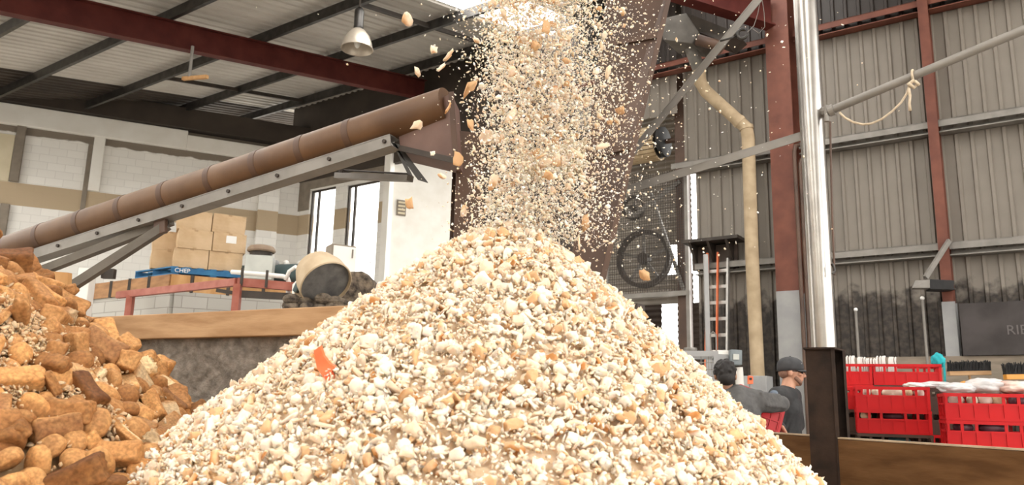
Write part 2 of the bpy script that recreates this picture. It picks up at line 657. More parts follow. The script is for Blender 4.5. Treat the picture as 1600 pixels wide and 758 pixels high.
def pbox(mb, fn, a0, a1, z0, z1, o0, o1, mi=0):
    q = [fn(a0, z0, o0), fn(a1, z0, o0), fn(a1, z1, o0), fn(a0, z1, o0)]
    mb.prism(q, fn(a0, z0, o1) - fn(a0, z0, o0), mi)
    return mb


m = MB()
m.box((0, 8, -0.05), (90, 90, 0.1))
struct(m.build('floor', MT['concrete_floor'], org=O3))

# block wall with a cap beam, piers and a dark beam for the eave shade
m = MB()
pbox(m, wp, -12, 4.95, 0, 8.36, 0, -0.25)
struct(m.build('wall_left', MT['white_block'], org=O3))
m = MB()
pbox(m, wp, -12, 1.75, 7.83, 8.36, 0, 0.16)
pbox(m, wp, 1.75, 4.95, 7.83, 8.24, 0, 0.16)
struct(m.build('trim_1', MT['white_paint'], org=O3, bevel=0.02))
for i, (t0, t1, mm, z0) in enumerate(((-0.48, -0.22, 'white_paint', 6.38), (-2.22, -2.02, 'bare_column', 6.38), (-5.2, -5.0, 'bare_column', 0), (-2.32, -2.12, 'bare_column', 0))):
    m = MB()
    pbox(m, wp, t0, t1, z0, 7.83 if z0 else 5.79, 0, 0.12)
    struct(m.build('trim_%d' % (i + 2), MT[mm], org=O3, bevel=0.01))
m = MB()
pbox(m, wp, -0.60, -0.49, 5.79, 7.62, 0.0, 0.04)  # brown strip painted in as the shadow beside the white pier
struct(m.build('trim_6', MT['bare_column'], org=O3))
m = MB()
pbox(m, wp, -4.95, -2.24, 6.38, 7.58, 0, 0.05)
pbox(m, wp, -4.95, -2.34, 2.0, 5.78, 0, 0.05)
struct(m.build('trim_7', MT['yellow_board'], org=O3))
m = MB()
pbox(m, wp, -12, 5.4, 8.38, 8.95, 0.3, -0.2)  # dark beam painted in where the eave lies in shade
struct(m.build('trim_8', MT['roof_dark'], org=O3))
m = MB()
pbox(m, wp, 3.75, 4.3, 0, 7.83, 0, 0.22)
struct(m.build('trim_9', MT['white_block'], org=O3, bevel=0.01))

# back wall with two tall windows
m = MB()
H = 8.6
for s0, s1, z0, z1 in ((-0.3, 0.45, 0, H), (0.45, 1.5, 0, 4.0), (0.45, 1.5, 7.06, H), (1.5, 1.95, 0, H), (1.95, 3.2, 0, 4.0), (1.95, 3.2, 7.0, H), (3.2, 3.6, 0, H)):
    pbox(m, bp_, s0, s1, z0, z1, 0, -0.2)
struct(m.build('wall_back', MT['white_block_b'], org=O3))
m = MB()
pbox(m, bp_, -0.12, 0.44, 6.5, 7.7, 0, 0.03)
pbox(m, bp_, 0.44, 3.6, 7.1, 7.7, 0, 0.03)
struct(m.build('trim_10', MT['bare_column'], org=O3))
m = MB()
e0 = bp_(3.62, 0, 0.02)
m.prism([e0, e0 + WD * 1.78, e0 + WD * 1.78 + ZUP * 8.6, e0 + ZUP * 8.6], -WN * 0.2)
struct(m.build('wall_end', MT['cream_wall'], org=O3))
m = MB()
pbox(m, bp_, 3.5, 3.72, 0, 8.0, 0, 0.16)
struct(m.build('trim_11', MT['white_paint'], org=O3, bevel=0.01))
m = MB()
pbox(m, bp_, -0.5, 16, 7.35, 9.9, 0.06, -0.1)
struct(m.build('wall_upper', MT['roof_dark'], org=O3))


def make_glass():
    g = bpy.data.materials.new('window_glass')
    g.use_nodes = True
    nt = g.node_tree
    nt.nodes.clear()
    o = nt.nodes.new('ShaderNodeOutputMaterial')
    mx = nt.nodes.new('ShaderNodeMixShader')
    tr = nt.nodes.new('ShaderNodeBsdfTransparent')
    gl = nt.nodes.new('ShaderNodeBsdfGlossy')
    gl.inputs['Roughness'].default_value = 0.05
    mx.inputs[0].default_value = 0.06
    nt.links.new(tr.outputs[0], mx.inputs[1])
    nt.links.new(gl.outputs[0], mx.inputs[2])
    nt.links.new(mx.outputs[0], o.inputs[0])
    return g


MT['glass'] = make_glass()
for i, (s0, s1, sb, z1) in enumerate(((0.45, 1.5, 0.74, 7.06), (1.95, 3.2, 2.22, 7.0))):
    m = MB()
    for a, b, z0, zz in ((s0, s0 + 0.05, 4.0, z1), (s1 - 0.05, s1, 4.0, z1), (sb - 0.03, sb + 0.03, 4.0, z1), (s0, s1, 4.0, 4.06), (s0, s1, z1 - 0.05, z1)):
        pbox(m, bp_, a, b, z0, zz, -0.06, -0.12)
    w = struct(m.build('window_%d' % (i + 1), MT['dark_steel'], org=bp_(s0, 4.0, 0)))
    m = MB()
    pbox(m, bp_, s0 + 0.02, s1 - 0.02, 4.02, z1 - 0.02, -0.085, -0.095)
    m.build('pane', MT['glass'], w)

# small louvre plate on the cream wall
def ep(s_, z, off=0.0):
    return e0 + WD * (s_ - 3.62) + WN * off + ZUP * z


t = thing('vent_plate', ep(3.86, 5.92, 0.02), 'small beige louvred plate fixed high on the bright cream wall', 'vent')
m = MB()
pbox(m, ep, 3.82, 4.07, 5.98, 6.40, 0.0, 0.03)
m.build('plate', MT['bare_column'], t)
m = MB()
for k in range(4):
    pbox(m, ep, 3.85, 4.04, 6.02 + k * 0.095, 6.07 + k * 0.095, 0.03, 0.05)
m.build('louvre', MT['yellow_board'], t)

# clad wall: ribbed sheets
def cladding(u0, u1, z0, z1, name):
    mb = MB()
    pts, u = [], u0
    while u < u1:
        for du, d in ((0, 0.0), (0.125, 0.0), (0.14, 0.032), (0.175, 0.032)):
            if u + du < u1:
                pts.append((u + du, d))
        u += 0.19
    n = len(pts)
    vs = [rw(a, z0, d) for a, d in pts] + [rw(a, z1, d) for a, d in pts]
    mb.add(vs, [(i, i + 1, n + i + 1, n + i) for i in range(n - 1)])
    o = struct(mb.build(name, MT['cladding'], org=O3))
    sol = o.modifiers.new('sheet', 'SOLIDIFY')
    sol.thickness = 0.002
    return o


cladding(-11, 3.25, 0.0, 5.12, 'wall_right')
cladding(-11, 3.56, 5.10, 9.15, 'wall_right_upper')
cladding(3.56, 5.6, 6.22, 9.15, 'wall_right_upper')
for i, (z, u1, mm) in enumerate(((7.02, 5.6, 'dark_steel'), (5.17, 3.6, 'galv_dull'), (3.43, 3.22, 'galv_dull'))):
    for j, (a, b) in enumerate(((-11, -0.40), (-0.27, 1.5), (1.88, u1))):
        m = MB()
        pbox(m, rw, a, b, z - 0.015, z + 0.085, 0.20, 0.215)      # web, lips, flanges of a channel girt
        pbox(m, rw, a, b, z - 0.10, z - 0.085, 0.035, 0.215)
        pbox(m, rw, a, b, z + 0.07, z + 0.085, 0.035, 0.215)
        pbox(m, rw, a, b, z - 0.10, z - 0.015, 0.05, 0.065)
        struct(m.build('wall_girt', MT['red_rust' if mm == 'dark_steel' else mm], org=O3))


def i_section(mb, p0, p1, w, h, tf, tw, xdir):
    """I beam from p0 to p1; xdir = flange width direction"""
    p0, p1 = Vector(p0), Vector(p1)
    d = (p1 - p0).normalized()
    x = Vector(xdir)
    x = (x - d * x.dot(d)).normalized()
    z = x.cross(d).normalized()
    L = (p1 - p0).length
    c = (p0 + p1) / 2
    mb.box(c + z * (h / 2 - tf / 2), (L, w, tf), (d, x, z))
    mb.box(c - z * (h / 2 - tf / 2), (L, w, tf), (d, x, z))
    mb.box(c, (L, tw, h - tf * 2), (d, x, z))
    return mb


m = MB()
i_section(m, rw(1.69, 1.0, 0.24), rw(1.69, 9.1, 0.24), 0.36, 0.40, 0.025, 0.02, RA)
column = struct(m.build('steel_column', MT['red_rust'], org=O3))
m = MB()
i_section(m, rw(1.69, 0, 0.24), rw(1.69, 2.95, 0.24), 0.366, 0.406, 0.031, 0.026, RA)
struct(m.build('column_foot', MT['grey_paint'], org=O3))
m = MB()
i_section(m, rw(-0.335, 2.7, 0.15), rw(-0.335, 9.1, 0.15), 0.13, 0.22, 0.015, 0.015, RA)
struct(m.build('steel_mullion_column', MT['red_rust'], org=O3))
m = MB()
i_section(m, rw(-0.335, 0, 0.15), rw(-0.335, 2.7, 0.15), 0.16, 0.25, 0.02, 0.02, RA)
struct(m.build('mullion_column_foot', MT['grey_paint'], org=O3))

# timber kick board and dark board at the foot of the clad wall
m = MB()
pbox(m, rw, -11, 1.45, 1.3, 1.98, 0.22, 0.28)
struct(m.build('wall_kickboard', MT['grey_wood'], org=O3))
m = MB()
pbox(m, rw, -3.2, -0.46, 1.985, 2.66, 0.30, 0.33)
o = m.build('leaning_board', MT['board_dark'])
tag(o, 'dark scuffed board with pale chalk scrawl standing on the timber kick board', 'board')


def text_on(body, size, origin, xdir, zdir, m, parent, name, ext=0.002):
    cu = bpy.data.curves.new(name, 'FONT')
    cu.body = body
    cu.size = size
    cu.extrude = ext
    tmp = bpy.data.objects.new('tmp_text', cu)
    COL.objects.link(tmp)
    bpy.context.view_layer.update()
    me = bpy.data.meshes.new_from_object(tmp.evaluated_get(bpy.context.evaluated_depsgraph_get()))
    bpy.data.objects.remove(tmp)
    me.name = name
    me.materials.clear()
    me.materials.append(m)
    ob = bpy.data.objects.new(name, me)
    COL.objects.link(ob)
    x, z = Vector(xdir).normalized(), Vector(zdir).normalized()
    nrm = x.cross(z)
    M = Matrix(((x.x, z.x, nrm.x, origin[0]), (x.y, z.y, nrm.y, origin[1]), (x.z, z.z, nrm.z, origin[2]), (0, 0, 0, 1)))
    if parent is not None:
        ob.parent = parent
        M = Matrix.Translation(-WL[parent.name]) @ M
    ob.matrix_local = M
    return ob


text_on('RIBs', 0.17, rw(-0.96, 2.24, 0.336), -RA, V(0, 0, 1), MT['chalk'], o, 'chalk_scrawl')

# roof: corrugated sheets, skylight strips seen and added, purlins, red rafters
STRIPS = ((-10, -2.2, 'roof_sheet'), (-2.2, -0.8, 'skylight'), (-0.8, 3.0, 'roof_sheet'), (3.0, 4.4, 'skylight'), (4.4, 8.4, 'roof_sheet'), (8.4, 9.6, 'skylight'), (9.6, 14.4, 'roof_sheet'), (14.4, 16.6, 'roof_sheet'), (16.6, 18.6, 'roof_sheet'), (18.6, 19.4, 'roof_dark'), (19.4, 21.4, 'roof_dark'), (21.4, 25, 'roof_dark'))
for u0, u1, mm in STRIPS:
    for v0, v1, m2 in (((-9, 4.4, 'skylight'), (4.4, 17, mm)) if u0 in (19.4, 14.4) else ((-9, 14.6, mm), (14.6, 17, 'roof_dark'))):  # front of two strips glows unseen, added to brighten the block wall
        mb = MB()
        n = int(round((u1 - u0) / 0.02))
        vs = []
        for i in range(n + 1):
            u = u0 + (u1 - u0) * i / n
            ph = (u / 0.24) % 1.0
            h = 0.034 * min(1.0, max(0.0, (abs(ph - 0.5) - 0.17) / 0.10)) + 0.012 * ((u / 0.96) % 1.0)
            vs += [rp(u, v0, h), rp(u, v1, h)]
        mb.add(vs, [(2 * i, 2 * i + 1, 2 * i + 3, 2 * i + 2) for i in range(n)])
        nm = 'skylight_or_fill_panel' if m2 == 'skylight' else 'ceiling'
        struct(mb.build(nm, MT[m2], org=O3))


def c_purlin(v, u0, u1):
    mb = MB()
    for (dv, dz, w, h) in ((0, -0.135, 0.006, 0.20), (0.035, -0.038, 0.075, 0.006), (0.035, -0.235, 0.075, 0.006), (0.07, -0.052, 0.006, 0.03), (0.07, -0.22, 0.006, 0.03)):
        a, b = rp(u0, v + dv, dz), rp(u1, v + dv, dz)
        mb.bar(a, b, w, h, up=rp(0, 0, 1) - rp(0, 0, 0))
    return struct(mb.build('roof_purlin', MT['galv'], org=O3))


for v in (-6.9, -4.8, -2.8, -0.8, 1.25, 3.35, 5.5, 7.25, 9.3, 11.4, 13.45):
    c_purlin(v, -10, 20.8)
for u, pairs in ((16.9, ((9.3, 11.4), (11.4, 13.45))), (10.4, ((9.3, 11.4), (11.4, 13.45)))):
    for v0, v1 in pairs:
        m = MB()
        m.bar(rp(u, v0 + 0.08, -0.14), rp(u, v1, -0.14), 0.05, 0.09)
        struct(m.build('purlin_bridging', MT['dark_steel'], org=O3))
for u in (13.15, 4.9, -4.0):
    m = MB()
    nz = (rp(0, 0, 1) - rp(0, 0, 0))
    i_section(m, rp(u, -9, -0.51), rp(u, 14.5, -0.51), 0.2, 0.50, 0.02, 0.016, RA)
    struct(m.build('roof_beam', MT['red_steel'], org=O3))
# beam that runs out from the tall red column, with the dark hood box above the duct
m = MB()
c1 = rw(1.75, 7.35, 0.5)
i_section(m, c1, c1 - WD * 7.5 + ZUP * 0.15, 0.22, 0.5, 0.025, 0.02, WN)
struct(m.build('roof_beam', MT['red_steel'], org=O3))

# lean-to beyond the gap in the clad wall
def h_sheet(u0, u1, z0, z1, off, mname, name):
    mb = MB()
    n = max(2, int((z1 - z0) / 0.02))
    vs = []
    for i in range(n + 1):
        z = z0 + (z1 - z0) * i / n
        d = off + 0.018 * math.sin(2 * math.pi * z / 0.105)
        vs += [rw(u0, z, d), rw(u1, z, d)]
    mb.add(vs, [(2 * i, 2 * i + 1, 2 * i + 3, 2 * i + 2) for i in range(n)])
    return struct(mb.build(name, MT[mname], org=O3, smooth=True))


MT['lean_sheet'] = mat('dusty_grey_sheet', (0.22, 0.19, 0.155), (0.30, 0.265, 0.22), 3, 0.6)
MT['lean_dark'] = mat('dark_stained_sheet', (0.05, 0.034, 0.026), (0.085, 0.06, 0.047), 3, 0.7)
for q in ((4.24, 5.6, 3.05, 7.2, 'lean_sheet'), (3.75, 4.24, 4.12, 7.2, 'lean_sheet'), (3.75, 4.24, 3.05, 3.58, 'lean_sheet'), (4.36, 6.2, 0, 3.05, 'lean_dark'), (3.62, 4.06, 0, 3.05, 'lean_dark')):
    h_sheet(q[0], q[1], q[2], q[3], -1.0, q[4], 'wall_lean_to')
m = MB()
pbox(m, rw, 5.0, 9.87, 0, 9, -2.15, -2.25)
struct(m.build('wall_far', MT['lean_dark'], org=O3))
m = MB()
pbox(m, rw, 3.52, 3.70, 0, 7.1, -0.2, -0.38)
struct(m.build('lean_to_post', MT['brown_steel'], org=O3))

# the wall behind the camera; the hall is open at its right-hand end, where the daylight comes in
m = MB()
a, b = rp(-10, -9), rp(26, -9)
m.prism([V(a.x, a.y, 0), V(b.x, b.y, 0), V(b.x, b.y, 6), V(a.x, a.y, 6)], -RN * 0.2)
struct(m.build('wall_front', MT['cream_wall'], org=O3))

# ------------------------------------------------------------------ auger conveyor
A0, A1 = at(0, 394, 5.7), at(704, 163, 4.15)
AD = (A1 - A0).normalized()
AS = AD.cross(ZUP).normalized()            # sideways, towards the camera
AU = AS.cross(AD).normalized()
if AS.y > 0:
    AS = -AS
A0x = A0 - AD * 1.6
auger = thing('auger_conveyor', (A0x.x, A0x.y, 0), 'long dusty brown tube auger slanting up to the falling crumbs', 'conveyor')
m = MB()
m.cyl(A0x, A1 - AD * 0.02, 0.102, 0.102, 40)
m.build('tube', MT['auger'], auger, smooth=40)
Ltot = (A1 - A0x).length
for px_, Y in ((10, 5.67), (77, 5.52), (143, 5.37), (210, 5.22), (278, 5.07), (350, 4.91), (420, 4.76), (490, 4.62), (560, 4.46)):
    q = at(px_, 394 - px_ * 0.328, Y)
    c = A0 + AD * (q - A0).dot(AD)
    m = MB()
    m.cyl(c - AD * 0.022, c + AD * 0.022, 0.1045, 0.1045, 40)
    m.build('tube_joint', MT['brown_steel'], auger, smooth=40)
# channel rail under the tube
m = MB()
e0, e1 = A0x - AU * 0.135 + AS * 0.03, A1 - AD * 0.36 - AU * 0.135 + AS * 0.03
m.bar(e0 + AS * 0.045, e1 + AS * 0.045, 0.006, 0.07, up=AU)
m.bar(e0 + AU * 0.033, e1 + AU * 0.033, 0.10, 0.006, up=AU)
m.bar(e0 - AU * 0.033, e1 - AU * 0.033, 0.10, 0.006, up=AU)
rail = m.build('channel_rail', MT['galv_dull'], auger)
for k in range(9):
    c = A0 + AD * (0.35 + k * 0.38) - AU * 0.135 + AS * 0.078
    m = MB()
    m.cyl(c, c + AS * 0.012, 0.012, 0.012, 8)
    m.build('bolt', MT['dark_steel'], rail)
# support struts
br = at(252, 358, 5.12)
for (x0, y0, Y0, x1, y1, Y1) in ((268, 345, 5.02, 30, 437, 5.35), (262, 352, 4.98, 70, 475, 4.95)):
    p, q = at(x0, y0, Y0), at(x1, y1, Y1)
    d = (q - p)
    q = p + d * 1.0
    m = MB()
    m.bar(p, q, 0.05, 0.055, up=AU)
    m.build('strut', MT['strut_steel'], auger)
    # each strut carries on down to the floor behind the heap
    m = MB()
    m.bar(q, V(q.x - 0.25, q.y + 0.02, 0), 0.05, 0.05)
    m.build('foot', MT['strut_steel'], auger)
m = MB()
m.box(at(251, 355, 4.97), (0.10, 0.03, 0.10), (AD, AS, AU))
m.build('bracket', MT['brown_steel'], auger, bevel=0.006)
# discharge box at the top end
P = [at(620, 190, 4.28), at(705, 145, 4.10), at(712, 252, 4.08), at(625, 232, 4.26)]
back = V(0.03, 0.26, 0)
m = MB()
n = len(P)
m.prism(P, back)
box = m.build('discharge_box', MT['maroon_steel'], auger, bevel=0.004)
m = MB()
m.bar(P[3] + V(0, -0.006, 0), P[2] + V(0, -0.006, 0), 0.02, 0.03)
m.build('bottom_lip', MT['dark_steel'], box)
m = MB()
m.bar(P[1] + V(0, -0.004, 0.0), P[2] + V(0, -0.004, 0), 0.02, 0.03, up=V(1, 0, 0))
m.build('edge_angle', MT['brown_steel'], box)
# thin blade flaps below the box
for poly in (((611, 222), (624, 226), (668, 284), (652, 279)), ((613, 224), (619, 224), (645, 275), (637, 272))):
    m = MB()
    m.prism([at(x, y, 4.3) for x, y in poly], V(0.0, 0.03, 0))
    m.build('flap', MT['galv'], auger)
# tail post holding up the head end, behind the falling stream
m = MB()
pt = at(716, 240, 4.42)
i_section(m, V(pt.x + 0.06, pt.y, 0), V(pt.x + 0.06, pt.y, pt.z + 0.1), 0.16, 0.2, 0.014, 0.012, V(1, 0.2, 0))
m.build('head_post', MT['brown_steel'], auger)
# short outrigger with a rod, under the head end
t = thing('outrigger_bar', at(530, 275, 4.75), 'short grey box bar with a thin rod, reaching out below the brown tube', 'bar')
m = MB()
m.bar(at(527, 275, 4.85), at(641, 279, 4.40), 0.05, 0.035)
m.build('bar', MT['galv_dull'], t)
m = MB()
m.tube([at(537, 266, 4.83), at(640, 272, 4.42)], 0.006)
m.tube([at(533, 262, 4.83), at(533, 275, 4.83)], 0.014)
m.build('rod', MT['dark_steel'], t)

# ------------------------------------------------------------------ slanting brown chute behind the stream
chute = thing('elevator_chute', (0.55, 4.7, 0), 'tall tapering brown steel chute slanting down behind the falling crumbs', 'chute')
T = [at(955, -60, 4.62), at(1058, -60, 4.50)]
Bm = [at(888, 440, 4.62), at(941, 440, 4.50)]
dep = V(0.02, 0.34, 0)
m = MB()
m.prism([T[0], T[1], Bm[1], Bm[0]], dep)
cb = m.build('casing', MT['brown_steel'], chute, bevel=0.006)
for f in (0.28, 0.63):
    a = T[0].lerp(Bm[0], f)
    b = T[1].lerp(Bm[1], f - 0.035)
    m = MB()
    m.bar(a + V(0, -0.005, 0), b + V(0, -0.005, 0), 0.012, 0.035)
    m.build('seam_flange', MT['brown_steel'], cb)
m = MB()
m.bar(T[1] + V(0.0, -0.006, 0), Bm[1] + V(0.0, -0.006, 0), 0.02, 0.03, up=V(1, 0, 0))
m.build('edge_angle', MT['brown_steel'], cb)
m = MB()
pm = (Bm[0] + Bm[1]) / 2 + dep / 2
m.prism([Bm[0], Bm[1], Bm[1] + V(-0.05, 0, -1.55), Bm[0] + V(-0.05, 0, -1.55)], dep)
m.build('boot', MT['brown_steel'], chute)

# ------------------------------------------------------------------ pendant lamp and hanging rod in the roof
lt = at(562, 14, 13.4)
lamp = thing('high_bay_lamp', lt, 'bell-shaped high bay lamp hanging under the white roof sheets', 'lamp')
m = MB()
m.cyl(lt + V(0, 0, 0.45), lt, 0.02, 0.02, 10)
m.build('hanger', MT['dark_steel'], lamp)
m = MB()
m.lathe([(0.0, 0.05), (0.05, 0.02), (0.085, -0.03), (0.09, -0.08), (0.085, -0.34), (0.09, -0.36), (0.09, -0.40), (0.06, -0.46), (0.0, -0.46)], lt, n=24)
m.build('ballast_housing', MT['galv'], lamp, smooth=45)
m = MB()
m.lathe([(0.075, -0.40), (0.13, -0.44), (0.21, -0.54), (0.265, -0.68), (0.285, -0.78), (0.30, -0.80), (0.29, -0.805), (0.275, -0.78), (0.25, -0.68), (0.20, -0.55), (0.12, -0.455), (0.07, -0.42)], lt, n=40)
m.build('shade', mat('dusty_aluminium_shade', (0.46, 0.40, 0.33), (0.56, 0.50, 0.42), 4, 0.35, 0.5), lamp, smooth=45)
m = MB()
m.ell(lt + V(0, 0, -0.66), (0.06, 0.06, 0.12))
m.build('bulb', MT['white_paint'], lamp, smooth=True)

hr = at(300, 82, 13.2)
t = thing('hanging_hook', hr, 'thin rod with an orange timber bar hanging below the dark red roof beam', 'hook')
m = MB()
m.tube([hr + V(0, 0, 0.12), hr, at(296, 120, 13.2)], 0.028)
m.build('rod', MT['galv_dull'], t)
m = MB()
m.bar(at(286, 123, 13.3), at(324, 120, 13.0), 0.06, 0.06)
m.build('crossbar', MT['ply'], t)

# ------------------------------------------------------------------ polished pipe on its dark post, with rails and rope
pb = at(1288, 547, 4.55)
pipe = thing('steel_pipe_post', (pb.x, pb.y, 0), 'polished round steel pipe standing on a dark brown steel column', 'post')
m = MB()
m.cyl(pb + V(0, 0, 0.005), pb + V(0, 0, 2.9), 0.069, 0.069, 40)
pp = m.build('pipe', MT['stainless'], pipe, smooth=40)
m = MB()
m.tube([at(1297, 190, 4.43), at(1300, 330, 4.43), at(1304, 430, 4.43)], 0.006)
m.build('conduit', MT['brown_steel'], pp)
m = MB()
m.tube([at(1300, 412, 4.42), at(1303, 418, 4.42), at(1304, 424, 4.42), at(1301, 428, 4.42)], 0.008)
m.build('clip', MT['galv'], pp)
m = MB()
pc = V(pb.x, pb.y, 0)
def vp_(poly, ex, nm, par):
    # vertical plate: foot print given as photo columns with depths, from the floor up to the pipe foot
    q = [V(at(x, 547, Y).x, Y, 0) for x, Y in poly]
    mb = MB()
    mb.prism(q, ZUP * (pb.z - 0.005))
    return mb.build(nm, MT['post_steel'], par)


vp_([(1258, 4.47), (1299, 4.40), (1300, 4.415), (1259, 4.485)], 0, 'face_plate', pipe)
vp_([(1298, 4.395), (1304, 4.390), (1304, 4.42), (1298, 4.425)], 0, 'near_flange', pipe)
vp_([(1290, 4.42), (1293, 4.42), (1299, 4.60), (1296, 4.60)], 0, 'web', pipe)
vp_([(1262, 4.62), (1318, 4.55), (1318, 4.57), (1262, 4.64)], 0, 'back_plate', pipe)
vp_([(1316, 4.50), (1320, 4.50), (1320, 4.57), (1316, 4.57)], 0, 'far_flange', pipe)
m = MB()
q = [at(1255, 548, 4.45), at(1304, 545, 4.37), at(1322, 545.5, 4.56), at(1262, 548, 4.66)]
zc_ = pb.z + 0.0
m.prism([V(p.x, p.y, zc_ - 0.006) for p in q], ZUP * 0.010)
m.build('cap_plate', MT['post_steel'], pipe)
m = MB()
m.tube([at(1270, 179, 4.62), at(1293, 174, 4.47), at(1297, 173, 4.45)], 0.032)
m.tube([at(1291, 165, 4.45), at(1292, 190, 4.45)], 0.014)
m.build('clamp', MT['galv_dull'], pipe)

rail_r = thing('angled_handrail', at(1296, 173, 4.45), 'galvanised tube rail rising from the polished pipe with a knotted rope on it', 'rail')
m = MB()
ra, rb = at(1295, 174, 4.45), at(1640, 30, 3.75)
m.tube([ra, rb], 0.024, n=16)
m.build('tube', MT['galv_dull'], rail_r, smooth=50)
m = MB()
m.cyl(ra, ra + (rb - ra).normalized() * 0.03, 0.034, 0.034, 16)
m.build('collar', MT['galv_dull'], rail_r)

def strip_rail(name, label, x0, y0, Y0, x1, y1, Y1, w=0.045, h=0.05):
    a, b = at(x0, y0, Y0), at(x1, y1, Y1)
    mb = MB()
    mb.bar(a, b, 0.006, h, up=V(0, 0, 1))
    mb.bar(a + V(0, 0.02, h * 0.5), b + V(0, 0.02, h * 0.5), w, 0.006)
    return tag(mb.build(name, MT['galv_dull']), label, 'rail')


brace = strip_rail('angle_brace', 'galvanised angle bar running level from the chute to the polished pipe', 960, 303, 5.1, 1256, 212, 4.6)
brace2 = strip_rail('angle_brace', 'galvanised angle bar climbing steeply from the chute past the tall red column', 985, 243, 5.1, 1205, -25, 4.6)
rk = at(1156, 50, 4.68)
t = thing('shackle', rk, 'pale round shackle with thin wire loops tied to the steep angle bar', 'shackle')
m = MB()
cc = at(1160, 53, 4.66)
ex, ez = V(0.9, -0.25, 0.3).normalized(), V(-0.3, 0.0, 0.95).normalized()
m.tube([cc + ex * (0.032 * math.cos(a)) + ez * (0.030 * math.sin(a)) for a in np.linspace(0.5, 5.9, 14)], 0.010, n=10)
m.build('ring', MT['galv'], t, smooth=True)
m = MB()
m.tube([at(1125, 64, 4.70), at(1140, 60, 4.69), at(1150, 57, 4.68)], 0.007)
m.build('pin', MT['galv'], t, smooth=True)
m = MB()
m.tube([at(1168, 50, 4.66), at(1178, 40, 4.66), at(1184, 22, 4.65), at(1188, 0, 4.64)], 0.002, n=6)
m.tube([at(1176, 45, 4.66), at(1186, 52, 4.66), at(1195, 42, 4.66), at(1194, 20, 4.65), at(1190, -6, 4.64)], 0.002, n=6)
m.build('wire', MT['galv_dull'], t)

def on_rail(x, Y_off=0.0):
    # point of the handrail axis under photo column x
    best = min((abs((lambda p: 800 + FPX * (p - CAM).dot(RT) / (p - CAM).dot(FW))(ra.lerp(rb, k / 400)) - x), k) for k in range(401))
    return ra.lerp(rb, best[1] / 400)


k1, k0 = on_rail(1427), on_rail(1312)
rope = thing('rope', k1, 'pale rope hanging in a slack loop, knotted on the angled handrail', 'rope')
def rp2(x, y, Y):
    return at(x, y, Y)
Yk, Y0 = k1.y - 0.03, k0.y - 0.03
m = MB()
pts = [(1312, 176), (1320, 184), (1333, 191), (1348, 194.5), (1362, 193), (1378, 186), (1395, 173), (1408, 160), (1417, 146), (1420, 136), (1424, 130)]
m.tube([rp2(x, y, Y0 + (Yk - Y0) * (x - 1312) / 112) for x, y in pts], 0.0065, n=8)
m.build('slack_loop', MT['rope'], rope, smooth=True)
m = MB()
m.tube([rp2(1420, 138, Yk), rp2(1422, 150, Yk), rp2(1421, 162, Yk), rp2(1422, 173, Yk)], [0.0075, 0.0075, 0.007, 0.009], n=8)
m.build('tail', MT['rope'], rope, smooth=True)
m = MB()
rd = (rb - ra).normalized()
sx, sz = rd.cross(ZUP).normalized(), ZUP
m.tube([k1 + sx * (0.033 * math.cos(a)) + sz * (0.033 * math.sin(a)) for a in np.linspace(0, 2 * math.pi, 16, endpoint=False)], 0.007, n=8, closed=True)
m.tube([rp2(1418, 133, Yk), rp2(1427, 126, Yk - 0.015), rp2(1434, 131, Yk), rp2(1428, 137, Yk + 0.01), rp2(1420, 131, Yk - 0.02)], 0.010, n=8)
m.tube([rp2(1430, 127, Yk), rp2(1436, 133, Yk - 0.01)], 0.009, n=8)
m.build('knot', MT['rope'], rope, smooth=True)

# ------------------------------------------------------------------ bay walls: timber board in front of the workers, stained concrete on the other side
BD = V(-0.407, 0.914, 0)
b0 = at(1291, 684, 4.5)
bt = b0.z

def board_run(s0, s1, name, label, top):
    root = thing(name, b0 + BD * ((s0 + s1) / 2) + V(0, 0, -b0.z), label, 'board wall')
    z = top
    bx = V(BD.y, -BD.x, 0)
    for k in range(3):
        h = 0.36
        mb = MB()
        a, b = b0 + BD * s0, b0 + BD * s1
        a.z = b.z = z - h / 2
        mb.bar(a, b, 0.05, h - 0.006)
        mb.build('board', MT['old_wood'], root, bevel=0.004)
        z -= h
    mb = MB()
    a.z = b.z = top + 0.003
    mb.bar(a, b, 0.052, 0.008)
    mb.build('worn_edge', MT['wood_edge'], root)
    return root


board_run(-1.6, 0.02, 'bay_boards', 'brown timber bay board in front of the red crates', bt)
board_run(0.06, 0.95, 'bay_boards', 'brown timber bay board between the pale crumb heap and the dark post', bt + 0.005)

WD2 = V(-0.883, 0.469, 0).normalized()
w0 = V(-1.73, 4.6, 0)
bay = thing('concrete_bay_wall', w0, 'stained rough concrete bay wall topped by a tan timber plank, behind both heaps', 'wall')
bay['kind'] = 'structure'
wnrm = V(WD2.y, -WD2.x, 0)
if wnrm.y > 0:
    wnrm = -wnrm
m = MB()
N1, N2 = 90, 24
vs = []
for i in range(N1 + 1):
    for j in range(N2 + 1):
        s = -2.2 + 4.3 * i / N1
        z = 1.58 * j / N2
        p = w0 + WD2 * s + ZUP * z
        d = 0.03 * (noise.noise(p * 4) + 0.6 * noise.noise(p * 13)) - 0.02
        if z < 1.2:
            d += 0.05
        vs.append(p + wnrm * d)
m.add(vs, [(i * (N2 + 1) + j, (i + 1) * (N2 + 1) + j, (i + 1) * (N2 + 1) + j + 1, i * (N2 + 1) + j + 1) for i in range(N1) for j in range(N2)])
m.box(w0 + WD2 * -0.05 + ZUP * 0.79 - wnrm * 0.12, (4.3, 0.12, 1.58), (WD2, wnrm, ZUP))
o = m.build('concrete_panel', MT['bay'], bay, smooth=True)
m = MB()
m.box(w0 + WD2 * -0.05 + ZUP * 1.655 - wnrm * 0.03, (4.3, 0.1, 0.15), (WD2, wnrm, ZUP))
m.build('timber_plank', MT['tan_wood'], bay, bevel=0.006)
